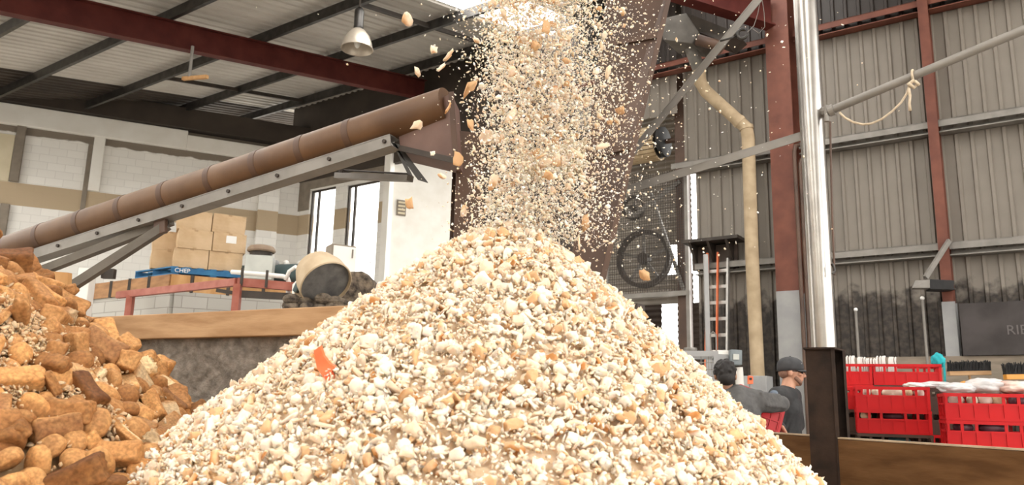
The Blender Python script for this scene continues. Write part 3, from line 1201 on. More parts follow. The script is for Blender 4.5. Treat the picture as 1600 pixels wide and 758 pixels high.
# plywood end panel beyond the loaves
pl = w0 + WD2 * 1.42
m = MB()
m.prism([at(40, 421, 4.78), at(106, 426, 4.72), at(103, 520, 4.72), at(40, 520, 4.78)], V(0.01, 0.03, 0))
m.prism([V(at(50, 500, 4.80).x, 4.80, 0), V(at(90, 500, 4.77).x, 4.77, 0), at(90, 500, 4.77), at(50, 500, 4.80)], V(0.01, 0.05, 0))
tag(m.build('plywood_panel', MT['ply']), 'orange plywood end panel standing behind the golden loaves', 'panel')

# ------------------------------------------------------------------ heaps of bread
HX, HY, HH = -0.02, 3.62, 2.055


def heap_z(x, y):
    dx, dy = x - HX, y - HY
    r = math.sqrt(dx * dx + dy * dy) + 1e-6
    c = dx / r
    sl = 0.90 + 0.088 * c + 0.0 * max(0.0, -dy / r)
    k = 0.21
    return HH - sl * (math.sqrt(r * r + k * k) - k)


def heap2_z(x, y):
    dx, dy = x + 2.72, y - 3.35
    r = math.sqrt(dx * dx + dy * dy)
    k = 0.5
    return 1.95 - 0.90 * (math.sqrt(r * r + k * k) - k)


def normal_of(fn, x, y, e=0.03):
    return V(-(fn(x + e, y) - fn(x - e, y)) / (2 * e), -(fn(x, y + e) - fn(x, y - e)) / (2 * e), 1).normalized()


def heap_mesh(fn, cx, cy, rad, name, m, amp, colr, sink=0.0):
    mb = MB()
    NR, NA = 90, 160
    vs, cs = [], []
    for i in range(NR + 1):
        r = rad * i / NR
        for k in range(NA):
            a = 2 * math.pi * k / NA
            x, y = cx + r * math.cos(a), cy + r * math.sin(a)
            z = fn(x, y)
            p = V(x, y, z)
            d = amp * (noise.noise(p * 9) + 0.7 * noise.noise(p * 23) + 0.5 * noise.noise(p * 50)) - amp - sink
            n_ = normal_of(fn, x, y)
            p = p + n_ * d
            p.z = max(p.z, 0.0)
            vs.append(p)
            t = 0.5 + 0.5 * noise.noise(p * 12)
            t2 = max(0.0, min(1.0, 1.4 * noise.noise(p * 5 + V(7, 3, 1)) + 0.3))
            cs.append([a_ + (b_ - a_) * t * (1 - 0.4 * t2) for a_, b_ in zip(colr[0], colr[1])])
    fs = [(i * NA + k, (i + 1) * NA + k, (i + 1) * NA + (k + 1) % NA, i * NA + (k + 1) % NA) for i in range(NR) for k in range(NA)]
    mb.add(vs, fs, 0, cs)
    return mb.build(name, m, org=O3, smooth=True)


o = heap_mesh(heap_z, HX, HY, 3.0, 'crumb_heap', MT['bread'], 0.022, ((0.55, 0.38, 0.23), (0.76, 0.60, 0.43)))
tag(o, 'tall pale heap of torn bread crumbs under the falling stream', 'crumb heap', kind='stuff')
o = heap_mesh(heap2_z, -2.72, 3.35, 2.4, 'loaf_crumbs', MT['bread'], 0.035, ((0.26, 0.15, 0.07), (0.50, 0.35, 0.20)), 0.0)
tag(o, 'tan crumbs packed between the golden loaves', 'crumbs', kind='stuff')

import bmesh


def ico(sub):
    b = bmesh.new()
    bmesh.ops.create_icosphere(b, subdivisions=sub, radius=1.0)
    vs = np.array([v.co[:] for v in b.verts])
    fs = np.array([[v.index for v in f.verts] for f in b.faces])
    b.free()
    return vs, fs


CRUMB = np.array([0.82, 0.64, 0.465])
PALE = np.array([0.89, 0.77, 0.63])
TAN = np.array([0.66, 0.41, 0.22])
CRUST = np.array([0.50, 0.22, 0.07])
DARKC = np.array([0.28, 0.10, 0.03])


def chip(sub, seed, kind, crusty=0.34):
    """one torn piece: unit-sized vertices, faces, colours"""
    r = np.random.default_rng(seed)
    vs, fs = ico(sub)
    sh = {'chunk': (1, 0.8, 0.62), 'shard': (1, 0.72, 0.24), 'strip': (1.15, 0.36, 0.24), 'cube': (0.95, 0.75, 0.5)}[kind]
    e = {'chunk': 0.9, 'shard': 0.6, 'strip': 0.7, 'cube': 0.45}[kind]
    p = np.sign(vs) * np.abs(vs) ** e
    off = r.uniform(-50, 50, 3)
    d = np.array([noise.noise(Vector(v * 1.5 + off)) * 0.55 + noise.noise(Vector(v * 3.3 + off)) * 0.42 + noise.noise(Vector(v * 8 + off)) * 0.30 for v in vs])
    p = p * (1 + d)[:, None] * np.array(sh) * r.uniform(0.8, 1.2, 3)
    p = p + r.normal(0, 0.025, p.shape)
    base = [CRUMB, PALE, CRUMB, TAN if crusty > 0.2 else PALE][int(r.integers(0, 4))]
    col = np.tile(base, (len(p), 1)) * r.uniform(0.93, 1.05)
    pick = r.random()
    if pick < crusty:
        ax = r.normal(size=3)
        ax /= np.linalg.norm(ax)
        if kind == 'shard':
            ax = np.array([0, 0, 1.0])
        s = np.clip((vs @ ax - 0.35) * 4, 0, 1)[:, None]
        cr = CRUST if pick < crusty * 0.55 else TAN
        col = col * (1 - s) + cr * s
    return p, fs, np.clip(col, 0, 0.93)


KINDS = ['chunk', 'shard', 'strip', 'cube']


def rand_rot(n, r):
    q = r.normal(size=(n, 4))
    q /= np.linalg.norm(q, axis=1)[:, None]
    w, x, y, z = q.T
    return np.stack([np.stack([1 - 2 * (y * y + z * z), 2 * (x * y - z * w), 2 * (x * z + y * w)], -1),
                     np.stack([2 * (x * y + z * w), 1 - 2 * (x * x + z * z), 2 * (y * z - x * w)], -1),
                     np.stack([2 * (x * z - y * w), 2 * (y * z + x * w), 1 - 2 * (x * x + y * y)], -1)], 1)


def mass(name, protos, pos, size, m, r, tint=None):
    """many pieces merged into one stuff mesh"""
    n = len(pos)
    which = r.integers(0, len(protos), n)
    rot = rand_rot(n, r)
    VV, FF, CC = [], [], []
    o = 0
    for k, (p, f, c) in enumerate(protos):
        idx = np.nonzero(which == k)[0]
        if not len(idx):
            continue
        v = np.einsum('nij,vj->nvi', rot[idx], p) * size[idx][:, None, None] + pos[idx][:, None, :]
        VV.append(v.reshape(-1, 3))
        FF.append((f[None] + (np.arange(len(idx)) * len(p))[:, None, None] + o).reshape(-1, 3))
        cc = np.tile(c[None], (len(idx), 1, 1))
        t = r.uniform(0.82, 1.06, len(idx))[:, None, None]
        if tint is not None:
            cc = cc * tint[idx][:, None, :]
        CC.append(np.clip(cc * t, 0, 0.93).reshape(-1, 3))
        o += len(idx) * len(p)
    VV, FF, CC = np.concatenate(VV), np.concatenate(FF), np.concatenate(CC)
    me = bpy.data.meshes.new(name)
    me.vertices.add(len(VV))
    me.vertices.foreach_set('co', VV.astype(np.float32).ravel())
    me.loops.add(len(FF) * 3)
    me.loops.foreach_set('vertex_index', FF.astype(np.int32).ravel())
    me.polygons.add(len(FF))
    me.polygons.foreach_set('loop_start', (np.arange(len(FF)) * 3).astype(np.int32))
    me.update(calc_edges=True)
    me.validate()
    ca = me.color_attributes.new('Col', 'FLOAT_COLOR', 'POINT')
    ca.data.foreach_set('color', np.concatenate([CC, np.ones((len(CC), 1))], 1).astype(np.float32).ravel())
    me.materials.append(m)
    me.shade_smooth()
    ob = bpy.data.objects.new(name, me)
    COL.objects.link(ob)
    return ob


def chip_mesh(sub, seed, kind, name):
    p, f, c = chip(sub, seed, kind)
    mb = MB()
    mb.add([Vector(a) for a in p], [tuple(int(i) for i in q) for q in f], 0, c)
    ob = mb.build(name, MT['bread'], smooth=True, org=O3)
    return ob


r1 = np.random.default_rng(21)
P1 = [chip(2, 100 + i, KINDS[i % 4]) for i in range(20)]
P1b = [chip(1, 1100 + i, KINDS[i % 4], 0.19) for i in range(16)]
P0 = [chip(1, 300 + i, KINDS[i % 4], 0.12) for i in range(10)]


def heap_points(fn, cx, cy, n, rmax, r, lift):
    pos, back = [], 0
    while len(pos) < n:
        rr = rmax * math.sqrt(r.random())
        a = r.uniform(0, 2 * math.pi)
        x, y = cx + rr * math.cos(a), cy + rr * math.sin(a)
        if y > cy + 0.45:
            continue
        z = fn(x, y)
        if z < 0.72 - 0.0 * y:
            continue
        nn = normal_of(fn, x, y)
        p = V(x, y, z) + nn * r.uniform(*lift)
        pos.append(p[:])
    return np.array(pos)


pos = heap_points(heap_z, HX, HY, 11000, 1.5, r1, (-0.016, 0.016))
sz = r1.gamma(3.6, 0.0042, len(pos)).clip(0.006, 0.028)
ob = mass('bread_crumbs', P1, pos, sz, MT['bread'], r1)
tag(ob, 'countless small torn bread crumbs covering the tall pale heap', 'crumbs', kind='stuff')
pos = heap_points(heap_z, HX, HY, 24000, 1.55, r1, (-0.010, 0.020))
ob2 = mass('fine_bread_crumbs', P0, pos, r1.uniform(0.004, 0.011, len(pos)), MT['bread'], r1)
tag(ob2, 'fine bread crumbs sprinkled over the tall pale heap', 'crumbs', kind='stuff')

# the larger torn pieces on the heap, one by one
protos = [chip_mesh(2, 500 + i, KINDS[i % 4], 'bread_chunk') for i in range(14)]
spots = []
tries = 0
while len(spots) < 290 and tries < 20000:
    tries += 1
    x, y = r1.uniform(-1.75, 1.55), r1.uniform(2.2, 3.75)
    z = heap_z(x, y)
    vx, vy = x / y * FPX + 800, 379 - ((z - 1.25) / y - math.tan(PITCH)) * FPX
    if z < 0.9 or not (170 < vx < 1290):
        continue
    if all((x - a) ** 2 + (y - b) ** 2 > 0.0042 for a, b, _ in spots):
        spots.append((x, y, z))
for i, (x, y, z) in enumerate(spots):
    ob = protos[i] if i < len(protos) else protos[int(r1.integers(0, len(protos)))].copy()
    if i >= len(protos):
        COL.objects.link(ob)
    s = float(r1.uniform(0.018, 0.030)) * (1.35 if r1.random() < 0.15 else 1)
    nn = normal_of(heap_z, x, y)
    ob.location = V(x, y, z) + nn * (s * 0.22)
    ob.rotation_euler = [float(a) for a in r1.uniform(0, 6.28, 3)]
    ob.scale = (s, s, s)
    tag(ob, 'larger torn bread piece lying on the slope of the tall pale heap', 'bread piece', 'torn bread pieces on the tall pale heap')

# red-orange scrap of plastic on the heap
def heap_hit(px_, py_, fn):
    for k in range(600):
        q = at(px_, py_, 1.6 + k * 0.004)
        if q.z < fn(q.x, q.y):
            return q
    return q


hp = heap_hit(508, 578, heap_z)
t = MB()
poly = [(490, 548), (500, 541), (505, 556), (514, 568), (523, 573), (518, 582), (522, 596), (512, 602), (505, 590), (495, 575)]
t.prism([at(x, y, hp.y - 0.05) for x, y in poly], V(0.004, 0.012, 0.004))
o = t.build('plastic_scrap', MT['orange'])
tag(o, 'torn bright orange-red plastic scrap stuck in the pale crumb heap', 'plastic scrap')

# ------------------------------------------------------------------ the falling stream
def stream(n, r, sd, lo=0.0):
    z = r.uniform(1.98, 3.45, n)
    t = (z - 2.0) / 1.2
    cx = 0.075 + 0.045 * t + 0.05 * np.sin(3.5 * t)
    x = cx + r.normal(0, 1, n) * sd * (0.95 + 0.25 * t)
    y = 3.60 + r.normal(0, 0.11, n)
    return np.stack([x, y, z], 1)


r2 = np.random.default_rng(5)
pos = np.concatenate([stream(15000, r2, 0.135), stream(7000, r2, 0.075) + np.array([-0.18, -0.05, 0.0]), stream(9000, r2, 0.15) + np.array([0.17, 0.05, 0]), stream(900, r2, 0.42) + np.array([0.28, 0.2, -0.1])])
sz = r2.gamma(3.0, 0.0013, len(pos)).clip(0.0016, 0.008)
ob = mass('falling_crumbs', P0, pos, sz, MT['bread'], r2, np.tile(np.array([1.10, 1.17, 1.26]), (len(pos), 1)))
tag(ob, 'fine bread crumbs showering down through the air onto the heap', 'crumbs', kind='stuff')
pos = np.concatenate([stream(1500, r2, 0.125), stream(600, r2, 0.07) + np.array([-0.18, 0, 0])])
ob = mass('falling_bread_crumbs', P1b, pos, r2.gamma(6.0, 0.0016, len(pos)).clip(0.005, 0.017), MT['bread'], r2, np.tile(np.array([1.08, 1.12, 1.18]), (len(pos), 1)))
tag(ob, 'middling bread crumbs tumbling down in the falling stream', 'crumbs', kind='stuff')
protos = [chip_mesh(2, 700 + i, KINDS[i % 4], 'falling_bread_piece') for i in range(12)]
fl = [((1, 1, 1), p) for p in stream(180, r2, 0.125)]
big = [(636, 30, 22), (652, 112, 14), (678, 78, 14), (700, 88, 18), (652, 196, 16), (676, 240, 8), (735, 137, 24), (690, 275, 12), (640, 318, 12), (853, 42, 16), (868, 92, 18), (885, 95, 14), (950, 113, 16), (898, 150, 15), (940, 228, 20), (915, 348, 18), (1007, 430, 20), (905, 380, 16), (840, 130, 22), (822, 95, 18), (690, 105, 16), (760, 215, 24), (735, 195, 20), (770, 285, 22), (700, 170, 14), (965, 265, 7), (1057, 62, 7), (972, 18, 12), (845, 245, 26), (800, 180, 26), (715, 250, 22), (725, 330, 16)]
for i in range(len(fl) + len(big)):
    ob = protos[i] if i < len(protos) else protos[int(r2.integers(0, len(protos)))].copy()
    if i >= len(protos):
        COL.objects.link(ob)
    if i < len(fl):
        p, s = Vector(fl[i][1]), float(r2.uniform(0.011, 0.028))
    else:
        bx_, by_, bs = big[i - len(fl)]
        Y = float(r2.uniform(3.3, 3.7))
        p, s = at(bx_, by_, Y), bs * 0.5 * Y / FPX * 1.15
    ob.location = p
    ob.rotation_euler = [float(a) for a in r2.uniform(0, 6.28, 3)]
    ob.scale = (s, s, s)
    tag(ob, 'torn bread piece falling through the air above the pale heap', 'bread piece', 'bread pieces in the falling stream')

# ------------------------------------------------------------------ golden loaves on the other heap
def loaf_mesh(kind, seed):
    r = np.random.default_rng(seed)
    vs, fs = ico(3)
    off = r.uniform(-40, 40, 3)
    def rbox(rad, dims):
        bm_ = bmesh.new()
        bmesh.ops.create_cube(bm_, size=2.0)
        bmesh.ops.subdivide_edges(bm_, edges=bm_.edges[:], cuts=9, use_grid_fill=True)
        bmesh.ops.triangulate(bm_, faces=bm_.faces[:])
        q_ = np.array([v.co[:] for v in bm_.verts])
        f_ = np.array([[v.index for v in f.verts] for f in bm_.faces])
        bm_.free()
        lim = np.full(3, 1 - rad)
        inner = np.clip(q_, -lim, lim)
        dd = q_ - inner
        nn_ = np.linalg.norm(dd, axis=1)[:, None]
        return q_, f_, (inner + np.where(nn_ > 1e-6, dd / np.maximum(nn_, 1e-6) * rad, 0)) * np.array(dims)

    if kind == 'tin_loaf':
        vs, fs, p = rbox(0.22, (1.0, 0.48, 0.42))
        top = np.clip(p[:, 2] / 0.42, 0, 1)
        p[:, 2] += 0.13 * top * (1 - (p[:, 1] / 0.6) ** 2)
        p[:, 1] *= 1 + 0.14 * top
        p[:, 1:] *= (1 - 0.06 * np.cos(p[:, 0] * 2.6))[:, None]
    elif kind == 'bread_roll':
        p = np.sign(vs) * np.abs(vs) ** 0.85 * np.array([0.72, 0.58, 0.42])
        p[:, 2] = np.where(p[:, 2] < -0.2, -0.2 + (p[:, 2] + 0.2) * 0.3, p[:, 2])
    elif kind == 'bread_baton':
        vs, fs, p = rbox(0.5, (1.15, 0.36, 0.32))
        p[:, 2] += 0.03 * np.sin(p[:, 0] * 9)
    elif kind == 'bread_slab':
        vs, fs, p = rbox(0.2, (0.95, 0.60, 0.20))
    else:                                                  # broken end of a loaf
        vs, fs, p = rbox(0.3, (0.68, 0.50, 0.44))
    vn = vs / np.linalg.norm(vs, axis=1)[:, None]
    vs = vn
    d = np.array([noise.noise(Vector(v * 2.0 + off)) * 0.09 + noise.noise(Vector(v * 5.0 + off)) * 0.05 + noise.noise(Vector(v * 13.0 + off)) * 0.025 for v in vs])
    if kind == 'loaf_end':
        torn = p[:, 0] > 0.1
        d = d + np.where(torn, np.array([noise.noise(Vector(v * 7 + off)) * 0.3 for v in vs]), 0)
    p = p * (1 + d)[:, None]
    g, br, dk, pale = np.array([0.60, 0.335, 0.135]), np.array([0.45, 0.215, 0.08]), np.array([0.20, 0.085, 0.038]), np.array([0.68, 0.52, 0.32])
    t = np.clip(np.array([0.5 + 0.6 * noise.noise(Vector(v * 2.5 + off)) + 0.5 * noise.noise(Vector(v * 9 + off)) for v in vs]), 0, 1)[:, None]
    c = g * (1 - t) + br * t
    tp = np.clip((p[:, 2] - 0.28) * 4, 0, 1)[:, None] * (0.7 if seed % 3 else 0.2)
    c = c * (1 - tp) + (dk if seed % 2 else br) * tp
    if kind in ('loaf_end',):
        w = np.clip((p[:, 0] - 0.25) * 6, 0, 1)[:, None]
        c = c * (1 - w) + pale * w
    if kind == 'bread_slab':
        w = (np.clip((p[:, 2] - 0.08) * 14, 0, 1) * np.clip((0.8 - np.abs(p[:, 0])) * 12, 0, 1))[:, None] * (1 if seed % 2 else 0.25)
        c = c * (1 - w) + pale * w
    mb = MB()
    mb.add([Vector(a) for a in p], [tuple(int(i) for i in q) for q in fs], 0, c)
    return mb.build(kind, MT['loaf'], smooth=True, org=O3)


LK = {'tin_loaf': ('golden brown box-shaped small loaf tipped on the heap of loaves', 'loaf', 'box-shaped loaves on the brown heap', 0.088),
      'bread_roll': ('round brown bread roll lying among the golden loaves', 'bread roll', 'bread rolls on the brown heap', 0.075),
      'bread_baton': ('slim golden bread baton lying among the golden loaves', 'bread baton', 'bread batons on the brown heap', 0.082),
      'bread_slab': ('flat slab of golden bread lying among the loaves', 'bread slab', 'flat bread slabs on the brown heap', 0.075),
      'loaf_end': ('broken loaf end with pale torn crumb among the golden loaves', 'loaf end', 'broken loaf ends on the brown heap', 0.075)}
seq = ['tin_loaf', 'bread_roll', 'bread_slab', 'tin_loaf', 'loaf_end', 'bread_baton', 'bread_roll', 'tin_loaf']
lp = {k: [loaf_mesh(k, 900 + 10 * j + i) for i in range(3)] for j, k in enumerate(LK)}
used = {k: 0 for k in LK}
r3 = np.random.default_rng(8)
spots, tries = [], 0
while len(spots) < 420 and tries < 40000:
    tries += 1
    x, y = r3.uniform(-2.75, -1.05), r3.uniform(2.15, 3.95)
    z = heap2_z(x, y)
    if z < 0.72 or z < heap_z(x, y) - 0.04:
        continue
    px_ = 800 + FPX * x / y
    if px_ < -130:
        continue
    kind = seq[int(r3.integers(0, len(seq)))]
    # a patch of loose crumb lies open in the middle of the heap
    if ((x + 1.90) / 0.30) ** 2 + ((y - 3.0) / 0.22) ** 2 < 1 and r3.random() < 0.75:
        continue
    rad = 0.074 if kind != 'bread_roll' else 0.058
    if all((x - a) ** 2 + (y - b) ** 2 > rad * rad for a, b, _, _ in spots):
        spots.append((x, y, z, kind))
for x, y, z, kind in spots:
    L = LK[kind]
    k = used[kind]
    used[kind] += 1
    ob = lp[kind][k] if k < 3 else lp[kind][k % 3].copy()
    if k >= 3:
        COL.objects.link(ob)
    s = L[3] * float(r3.uniform(0.70, 1.12))
    nn = normal_of(heap2_z, x, y)
    tilt = (nn * 1.0 + V(*[float(a) for a in r3.normal(0, 0.55, 3)])).normalized()
    q = tilt.to_track_quat('Z', 'Y') @ Matrix.Rotation(float(r3.uniform(0, 6.28)), 3, 'Z').to_quaternion()
    ob.rotation_mode = 'QUATERNION'
    ob.rotation_quaternion = q
    ob.scale = (s, s, s)
    ob.location = V(x, y, z) + nn * (s * float(r3.uniform(0.25, 0.6)))
    tag(ob, L[0], L[1], L[2])
for k in LK:                                              # unused spares must not stay behind
    for ob in lp[k][used[k]:]:
        bpy.data.objects.remove(ob)
pos = heap_points(heap2_z, -2.72, 3.35, 16000, 1.75, r3, (-0.015, 0.045))
pt = []
for cx_, cy_, rr_, n_ in ((-1.95, 3.05, 0.30, 5000), (-1.62, 2.98, 0.22, 3500), (-2.25, 3.2, 0.25, 2500), (-1.75, 2.72, 0.14, 1200)):
    for _ in range(n_):
        x, y = cx_ + r3.normal(0, rr_ * 0.42), cy_ + r3.normal(0, rr_ * 0.35)
        pt.append((V(x, y, heap2_z(x, y)) + normal_of(heap2_z, x, y) * float(r3.uniform(0.0, 0.05)))[:])
pos = np.concatenate([pos, np.array(pt)])
tn = np.tile(np.array([0.70, 0.60, 0.47]), (len(pos), 1))
ob = mass('loose_crumbs', P0, pos, r3.gamma(3.0, 0.0022, len(pos)).clip(0.0025, 0.016), MT['bread'], r3, tn)
tag(ob, 'loose tan crumbs scattered over the heap of golden loaves', 'crumbs', kind='stuff')

# ------------------------------------------------------------------ raised platform with boxes, behind the bay wall
T0 = at(268, 428, 13.0)
DZ = T0.z
plat = thing('raised_platform', (T0.x, T0.y, 0), 'raised platform with an orange timber edge on grey blocks, under the stacked cartons', 'platform')
L1, L2 = RA * 3.2, WD * 2.9
m = MB()
m.prism([T0 + V(0, 0, -0.03), T0 + L1 + V(0, 0, -0.03), T0 + L1 + L2 + V(0, 0, -0.03), T0 + L2 + V(0, 0, -0.03)], V(0, 0, 0.03))
m.build('deck', MT['ply_dark'], plat)
for nm, a, b, mm in (('edge_board', T0, T0 + L1, 'ply_dark'), ('edge_board', T0, T0 + L2, 'ply')):
    m = MB()
    m.bar(a + V(0, 0, -0.15), b + V(0, 0, -0.15), 0.06, 0.28)
    m.build(nm, MT[mm], plat)
for k in range(8):
    a = T0 + (L1 * ((k + 1) / 5.2) if k < 4 else L2 * ((k - 3.4) / 5))
    m = MB()
    m.box(a + V(0, 0, -0.15) + V(0.0, -0.045, 0), (0.05, 0.03, 0.30), (V(1, 0, 0), V(0, 1, 0), ZUP))
    m.build('board_strap', MT['dark_steel'], plat)
m = MB()
q0 = T0 + V(0.06, 0.06, 0)
q0.z = 0
for a, b in ((q0, q0 + L1 * 0.97), (q0, q0 + L2 * 0.97)):
    d = (b - a).normalized()
    m.box((a + b) / 2 + ZUP * (DZ - 0.29) / 2, ((b - a).length, 0.15, DZ - 0.29), (d, d.cross(ZUP), ZUP))
m.build('block_base', MT['grey_block'], plat)

K0 = at(370, 441, 11.0)
frm = thing('red_steel_frame', (K0.x, K0.y, 0), 'red painted steel rail frame on thin legs in front of the raised platform', 'frame')
m = MB()
m.bar(K0, K0 + RA * 3.15 + V(0, 0, 0.0), 0.08, 0.11)
m.build('rail', MT['red_rail'], frm, bevel=0.004)
m = MB()
m.bar(K0, K0 + WD * 1.3, 0.08, 0.12)
m.build('rail', MT['red_rail'], frm, bevel=0.004)
for p in (K0 + V(0.02, 0, 0), K0 + RA * 2.75):
    m = MB()
    m.bar(V(p.x, p.y, 0), V(p.x, p.y, p.z - 0.03), 0.10, 0.10, up=V(1, 0, 0))
    m.build('leg', MT['red_rail'], frm)
m = MB()
m.bar(K0 + V(0.05, 0.05, -0.16), K0 + WD * 1.3 + V(0, 0.05, -0.13), 0.05, 0.10)
m.bar(K0 + V(-0.30, 0.08, -0.11), K0 + V(0.05, 0.05, -0.16), 0.05, 0.05)
m.build('under_rail', MT['dark_steel'], frm)
for k, f in enumerate((0.06, 0.32)):
    p = K0 + WD * (f * 1.3)
    m = MB()
    m.bar(p + V(0, -0.05, -0.05), p + V(0, -0.05, 0.20), 0.035, 0.02, up=V(0, 1, 0))
    m.build('stanchion', MT['dark_steel'], frm)

wr_ = thing('white_handrail', at(405, 430, 11.6), 'white tube handrail bending down behind the red steel rail', 'handrail')
m = MB()
m.tube([at(362, 425, 11.7), at(400, 428, 11.6), at(442, 432, 11.4), at(449, 434, 11.4), at(451, 440, 11.4), at(450, 470, 11.4), V(at(450, 470, 11.4).x, 11.4, 0)], 0.035, n=10)
m.build('tube', MT['white_paint'], wr_, smooth=True)
m = MB()
m.tube([at(446, 438, 11.3), at(452, 424, 11.3), at(462, 417, 11.25), at(468, 421, 11.2), at(469, 436, 11.2), at(460, 445, 11.2), V(at(460, 445, 11.2).x, 11.2, 0)], 0.028, n=10)
m.build('bent_tube', MT['white_paint'], wr_, smooth=True)

# blue pallet and cartons
PZ = DZ + 0.005
pc_ = T0 + (RA * 0.10 + WD * 0.05)
pall = thing('blue_pallet', V(pc_.x, pc_.y, PZ), 'blue timber pallet with white lettering under the stacked cartons', 'pallet')
pw, pd = 1.32, 1.15
def pq(a, b, z):
    return V(pc_.x, pc_.y, PZ + z) + WD * a + RA * b
m_ = None
for k in range(3):
    m = MB()
    m.box(pq(pw / 2, pd * k / 2 * 0.96 + 0.03, 0.075), (pw, 0.05, 0.09), (WD, WD.cross(ZUP), ZUP))
    s_ = m.build('stringer', MT['blue'], pall, bevel=0.004)
    m_ = m_ or s_
for k in range(7):
    m = MB()
    a = 0.05 + k * (pw - 0.1) / 6
    m.prism([pq(a - 0.045, 0, 0.12), pq(a + 0.045, 0, 0.12), pq(a + 0.045, pd, 0.12), pq(a - 0.045, pd, 0.12)], V(0, 0, 0.022))
    m.build('deck_board', MT['blue'], pall)
for a in (0.06, pw / 2, pw - 0.06):
    m = MB()
    m.prism([pq(a - 0.05, 0, 0.006), pq(a + 0.05, 0, 0.006), pq(a + 0.05, pd, 0.006), pq(a - 0.05, pd, 0.006)], V(0, 0, 0.022))
    m.build('base_board', MT['blue'], pall)
fr_n = V(WD.y, -WD.x, 0)
text_on('CHEP', 0.10, pq(0.04, -0.002, 0.045) + fr_n * 0.006, WD, ZUP, MT['paper'], m_, 'white_lettering', 0.001)
m_['label'] = 'blue side board with white lettering'


def carton(w, d, h):
    root = thing('cardboard_box', O3, 'brown cardboard box', 'box')
    mb = MB()
    N = 6
    def bulge(p):
        x, y, z = p.x / (w / 2), p.y / (d / 2), (p.z - h / 2) / (h / 2)
        k = 0.018
        return V(p.x + k * x * (1 - y * y) * (1 - z * z), p.y + k * y * (1 - x * x) * (1 - z * z), p.z)
    bmm = bmesh.new()
    bmesh.ops.create_cube(bmm, size=1.0)
    bmesh.ops.subdivide_edges(bmm, edges=bmm.edges[:], cuts=5, use_grid_fill=True)
    vs = [bulge(V(v.co.x * w, v.co.y * d, (v.co.z + 0.5) * h)) for v in bmm.verts]
    fs = [[v.index for v in f.verts] for f in bmm.faces]
    bmm.free()
    mb.add(vs, fs)
    b_ = mb.build('carton_body', MT['cardboard'], root, org=O3)
    for sx_ in (0,):
        t_ = MB()
        t_.box((0, 0, h + 0.001), (0.06, d * 0.98, 0.004))
        t_.box((0, -d / 2 - 0.003, h * 0.82), (0.06, 0.004, h * 0.36))
        t_.box((0, -d / 2 - 0.003, h * 0.12), (0.06, 0.004, h * 0.24))
        t_.build('parcel_tape', MT['tape'], root, org=O3)
    return root


az_w = math.atan2(WD.y, WD.x)
bx0 = carton(0.545, 0.40, 0.33)
cnt = 0
rows = [(0.43, 0, 'lower'), (0.99, 0, 'lower'), (0.43, 1, 'middle'), (0.99, 1, 'middle'), (0.43, 2, 'upper'), (0.99, 2, 'upper'), (0.44, 0, 'b'), (0.44, 1, 'b'), (0.95, 2, 'c')]
boxlabels = ['brown carton at the bottom of the stack, at the lettered end of the blue pallet', 'brown carton with a dark scuffed bottom, at the plain end of the blue pallet',
             'brown carton in the middle row, next to the one with the white paper', 'brown carton in the middle row with a white paper stuck on it',
             'brown carton on top of the middle row, nearest the brown tube', 'brown carton with a tilted top, above the carton with white paper',
             'brown carton at the side end of the pallet, in the bottom row', 'brown carton at the side end of the pallet, in the second row', 'brown carton lying behind the tilted top carton']
for i, (a, lv, rr) in enumerate(rows):
    ob = bx0 if i == 0 else copy_tree(bx0)
    if rr == 'b':
        p = pq(0.30, 0.74, 0.143 + lv * 0.332)
        ob.rotation_euler = (0, 0, az_w + 0.02)
    elif rr == 'c':
        p = pq(0.85, 0.72, 0.143 + lv * 0.332)
        ob.rotation_euler = (0, 0, az_w)
    else:
        p = pq(a + (0.02 if lv == 1 else 0), 0.30 - (0.02 if lv == 1 else 0), 0.143 + lv * 0.332)
        ob.rotation_euler = (0, 0.03 if i == 5 else 0, az_w + (0.03 if lv == 1 else -0.02 if lv == 2 else 0))
    ob.location = p
    WL[ob.name] = p
    tag(ob, boxlabels[i], 'box', 'cartons stacked on the blue pallet')
    if i == 3:
        mb = MB()
        mb.box((0.02, -0.218, 0.22), (0.17, 0.004, 0.13))
        lab = mb.build('paper_label', MT['paper'], org=O3)
        lab.parent = ob

# mushroom ventilator, dark tank and cabinet on the platform side
vp = at(405, 432, 13.6)
vent = thing('ventilator', V(vp.x, vp.y, PZ), 'squat pale green-grey ventilator with a brown mushroom cap beside the cartons', 'ventilator')
vb = V(vp.x, vp.y, PZ)
h = at(405, 402, 13.6).z - PZ
m = MB()
m.box(vb + V(0, 0, h / 2), (0.46, 0.46, h), (V(0.98, 0.2, 0), V(-0.2, 0.98, 0), ZUP))
m.build('housing', MT['pale_grey'], vent, bevel=0.01)
m = MB()
m.lathe([(0, h), (0.2, h), (0.19, h + 0.12), (0, h + 0.12)], vb)
m.build('neck', MT['dark_steel'], vent, smooth=40)
m = MB()
m.lathe([(0.0, h + 0.215), (0.12, h + 0.21), (0.2, h + 0.19), (0.235, h + 0.15), (0.245, h + 0.11), (0.225, h + 0.085), (0, h + 0.10)], vb)
m.build('cap', mat('dusty_brown_cap', (0.26, 0.18, 0.125), (0.36, 0.27, 0.19), 6, 0.7), vent, smooth=40)
tk0, tk1 = at(352, 416, 14.5), at(476, 409, 14.0)
tank = thing('dark_tank', V((tk0.x + tk1.x) / 2, (tk0.y + tk1.y) / 2, PZ), 'long dark teal tank lying behind the pale ventilator', 'tank')
m = MB()
zc = PZ + 0.2
a, b = V(tk0.x, tk0.y, zc), V(tk1.x, tk1.y, zc)
d = (b - a).normalized()
m.cyl(a, b, 0.19, 0.19, 28)
m.ell(a, (0.19, 0.19, 0.06), (d.cross(ZUP), ZUP, d))
m.ell(b, (0.19, 0.19, 0.06), (d.cross(ZUP), ZUP, d))
m.build('shell', MT['tank'], tank, smooth=40)
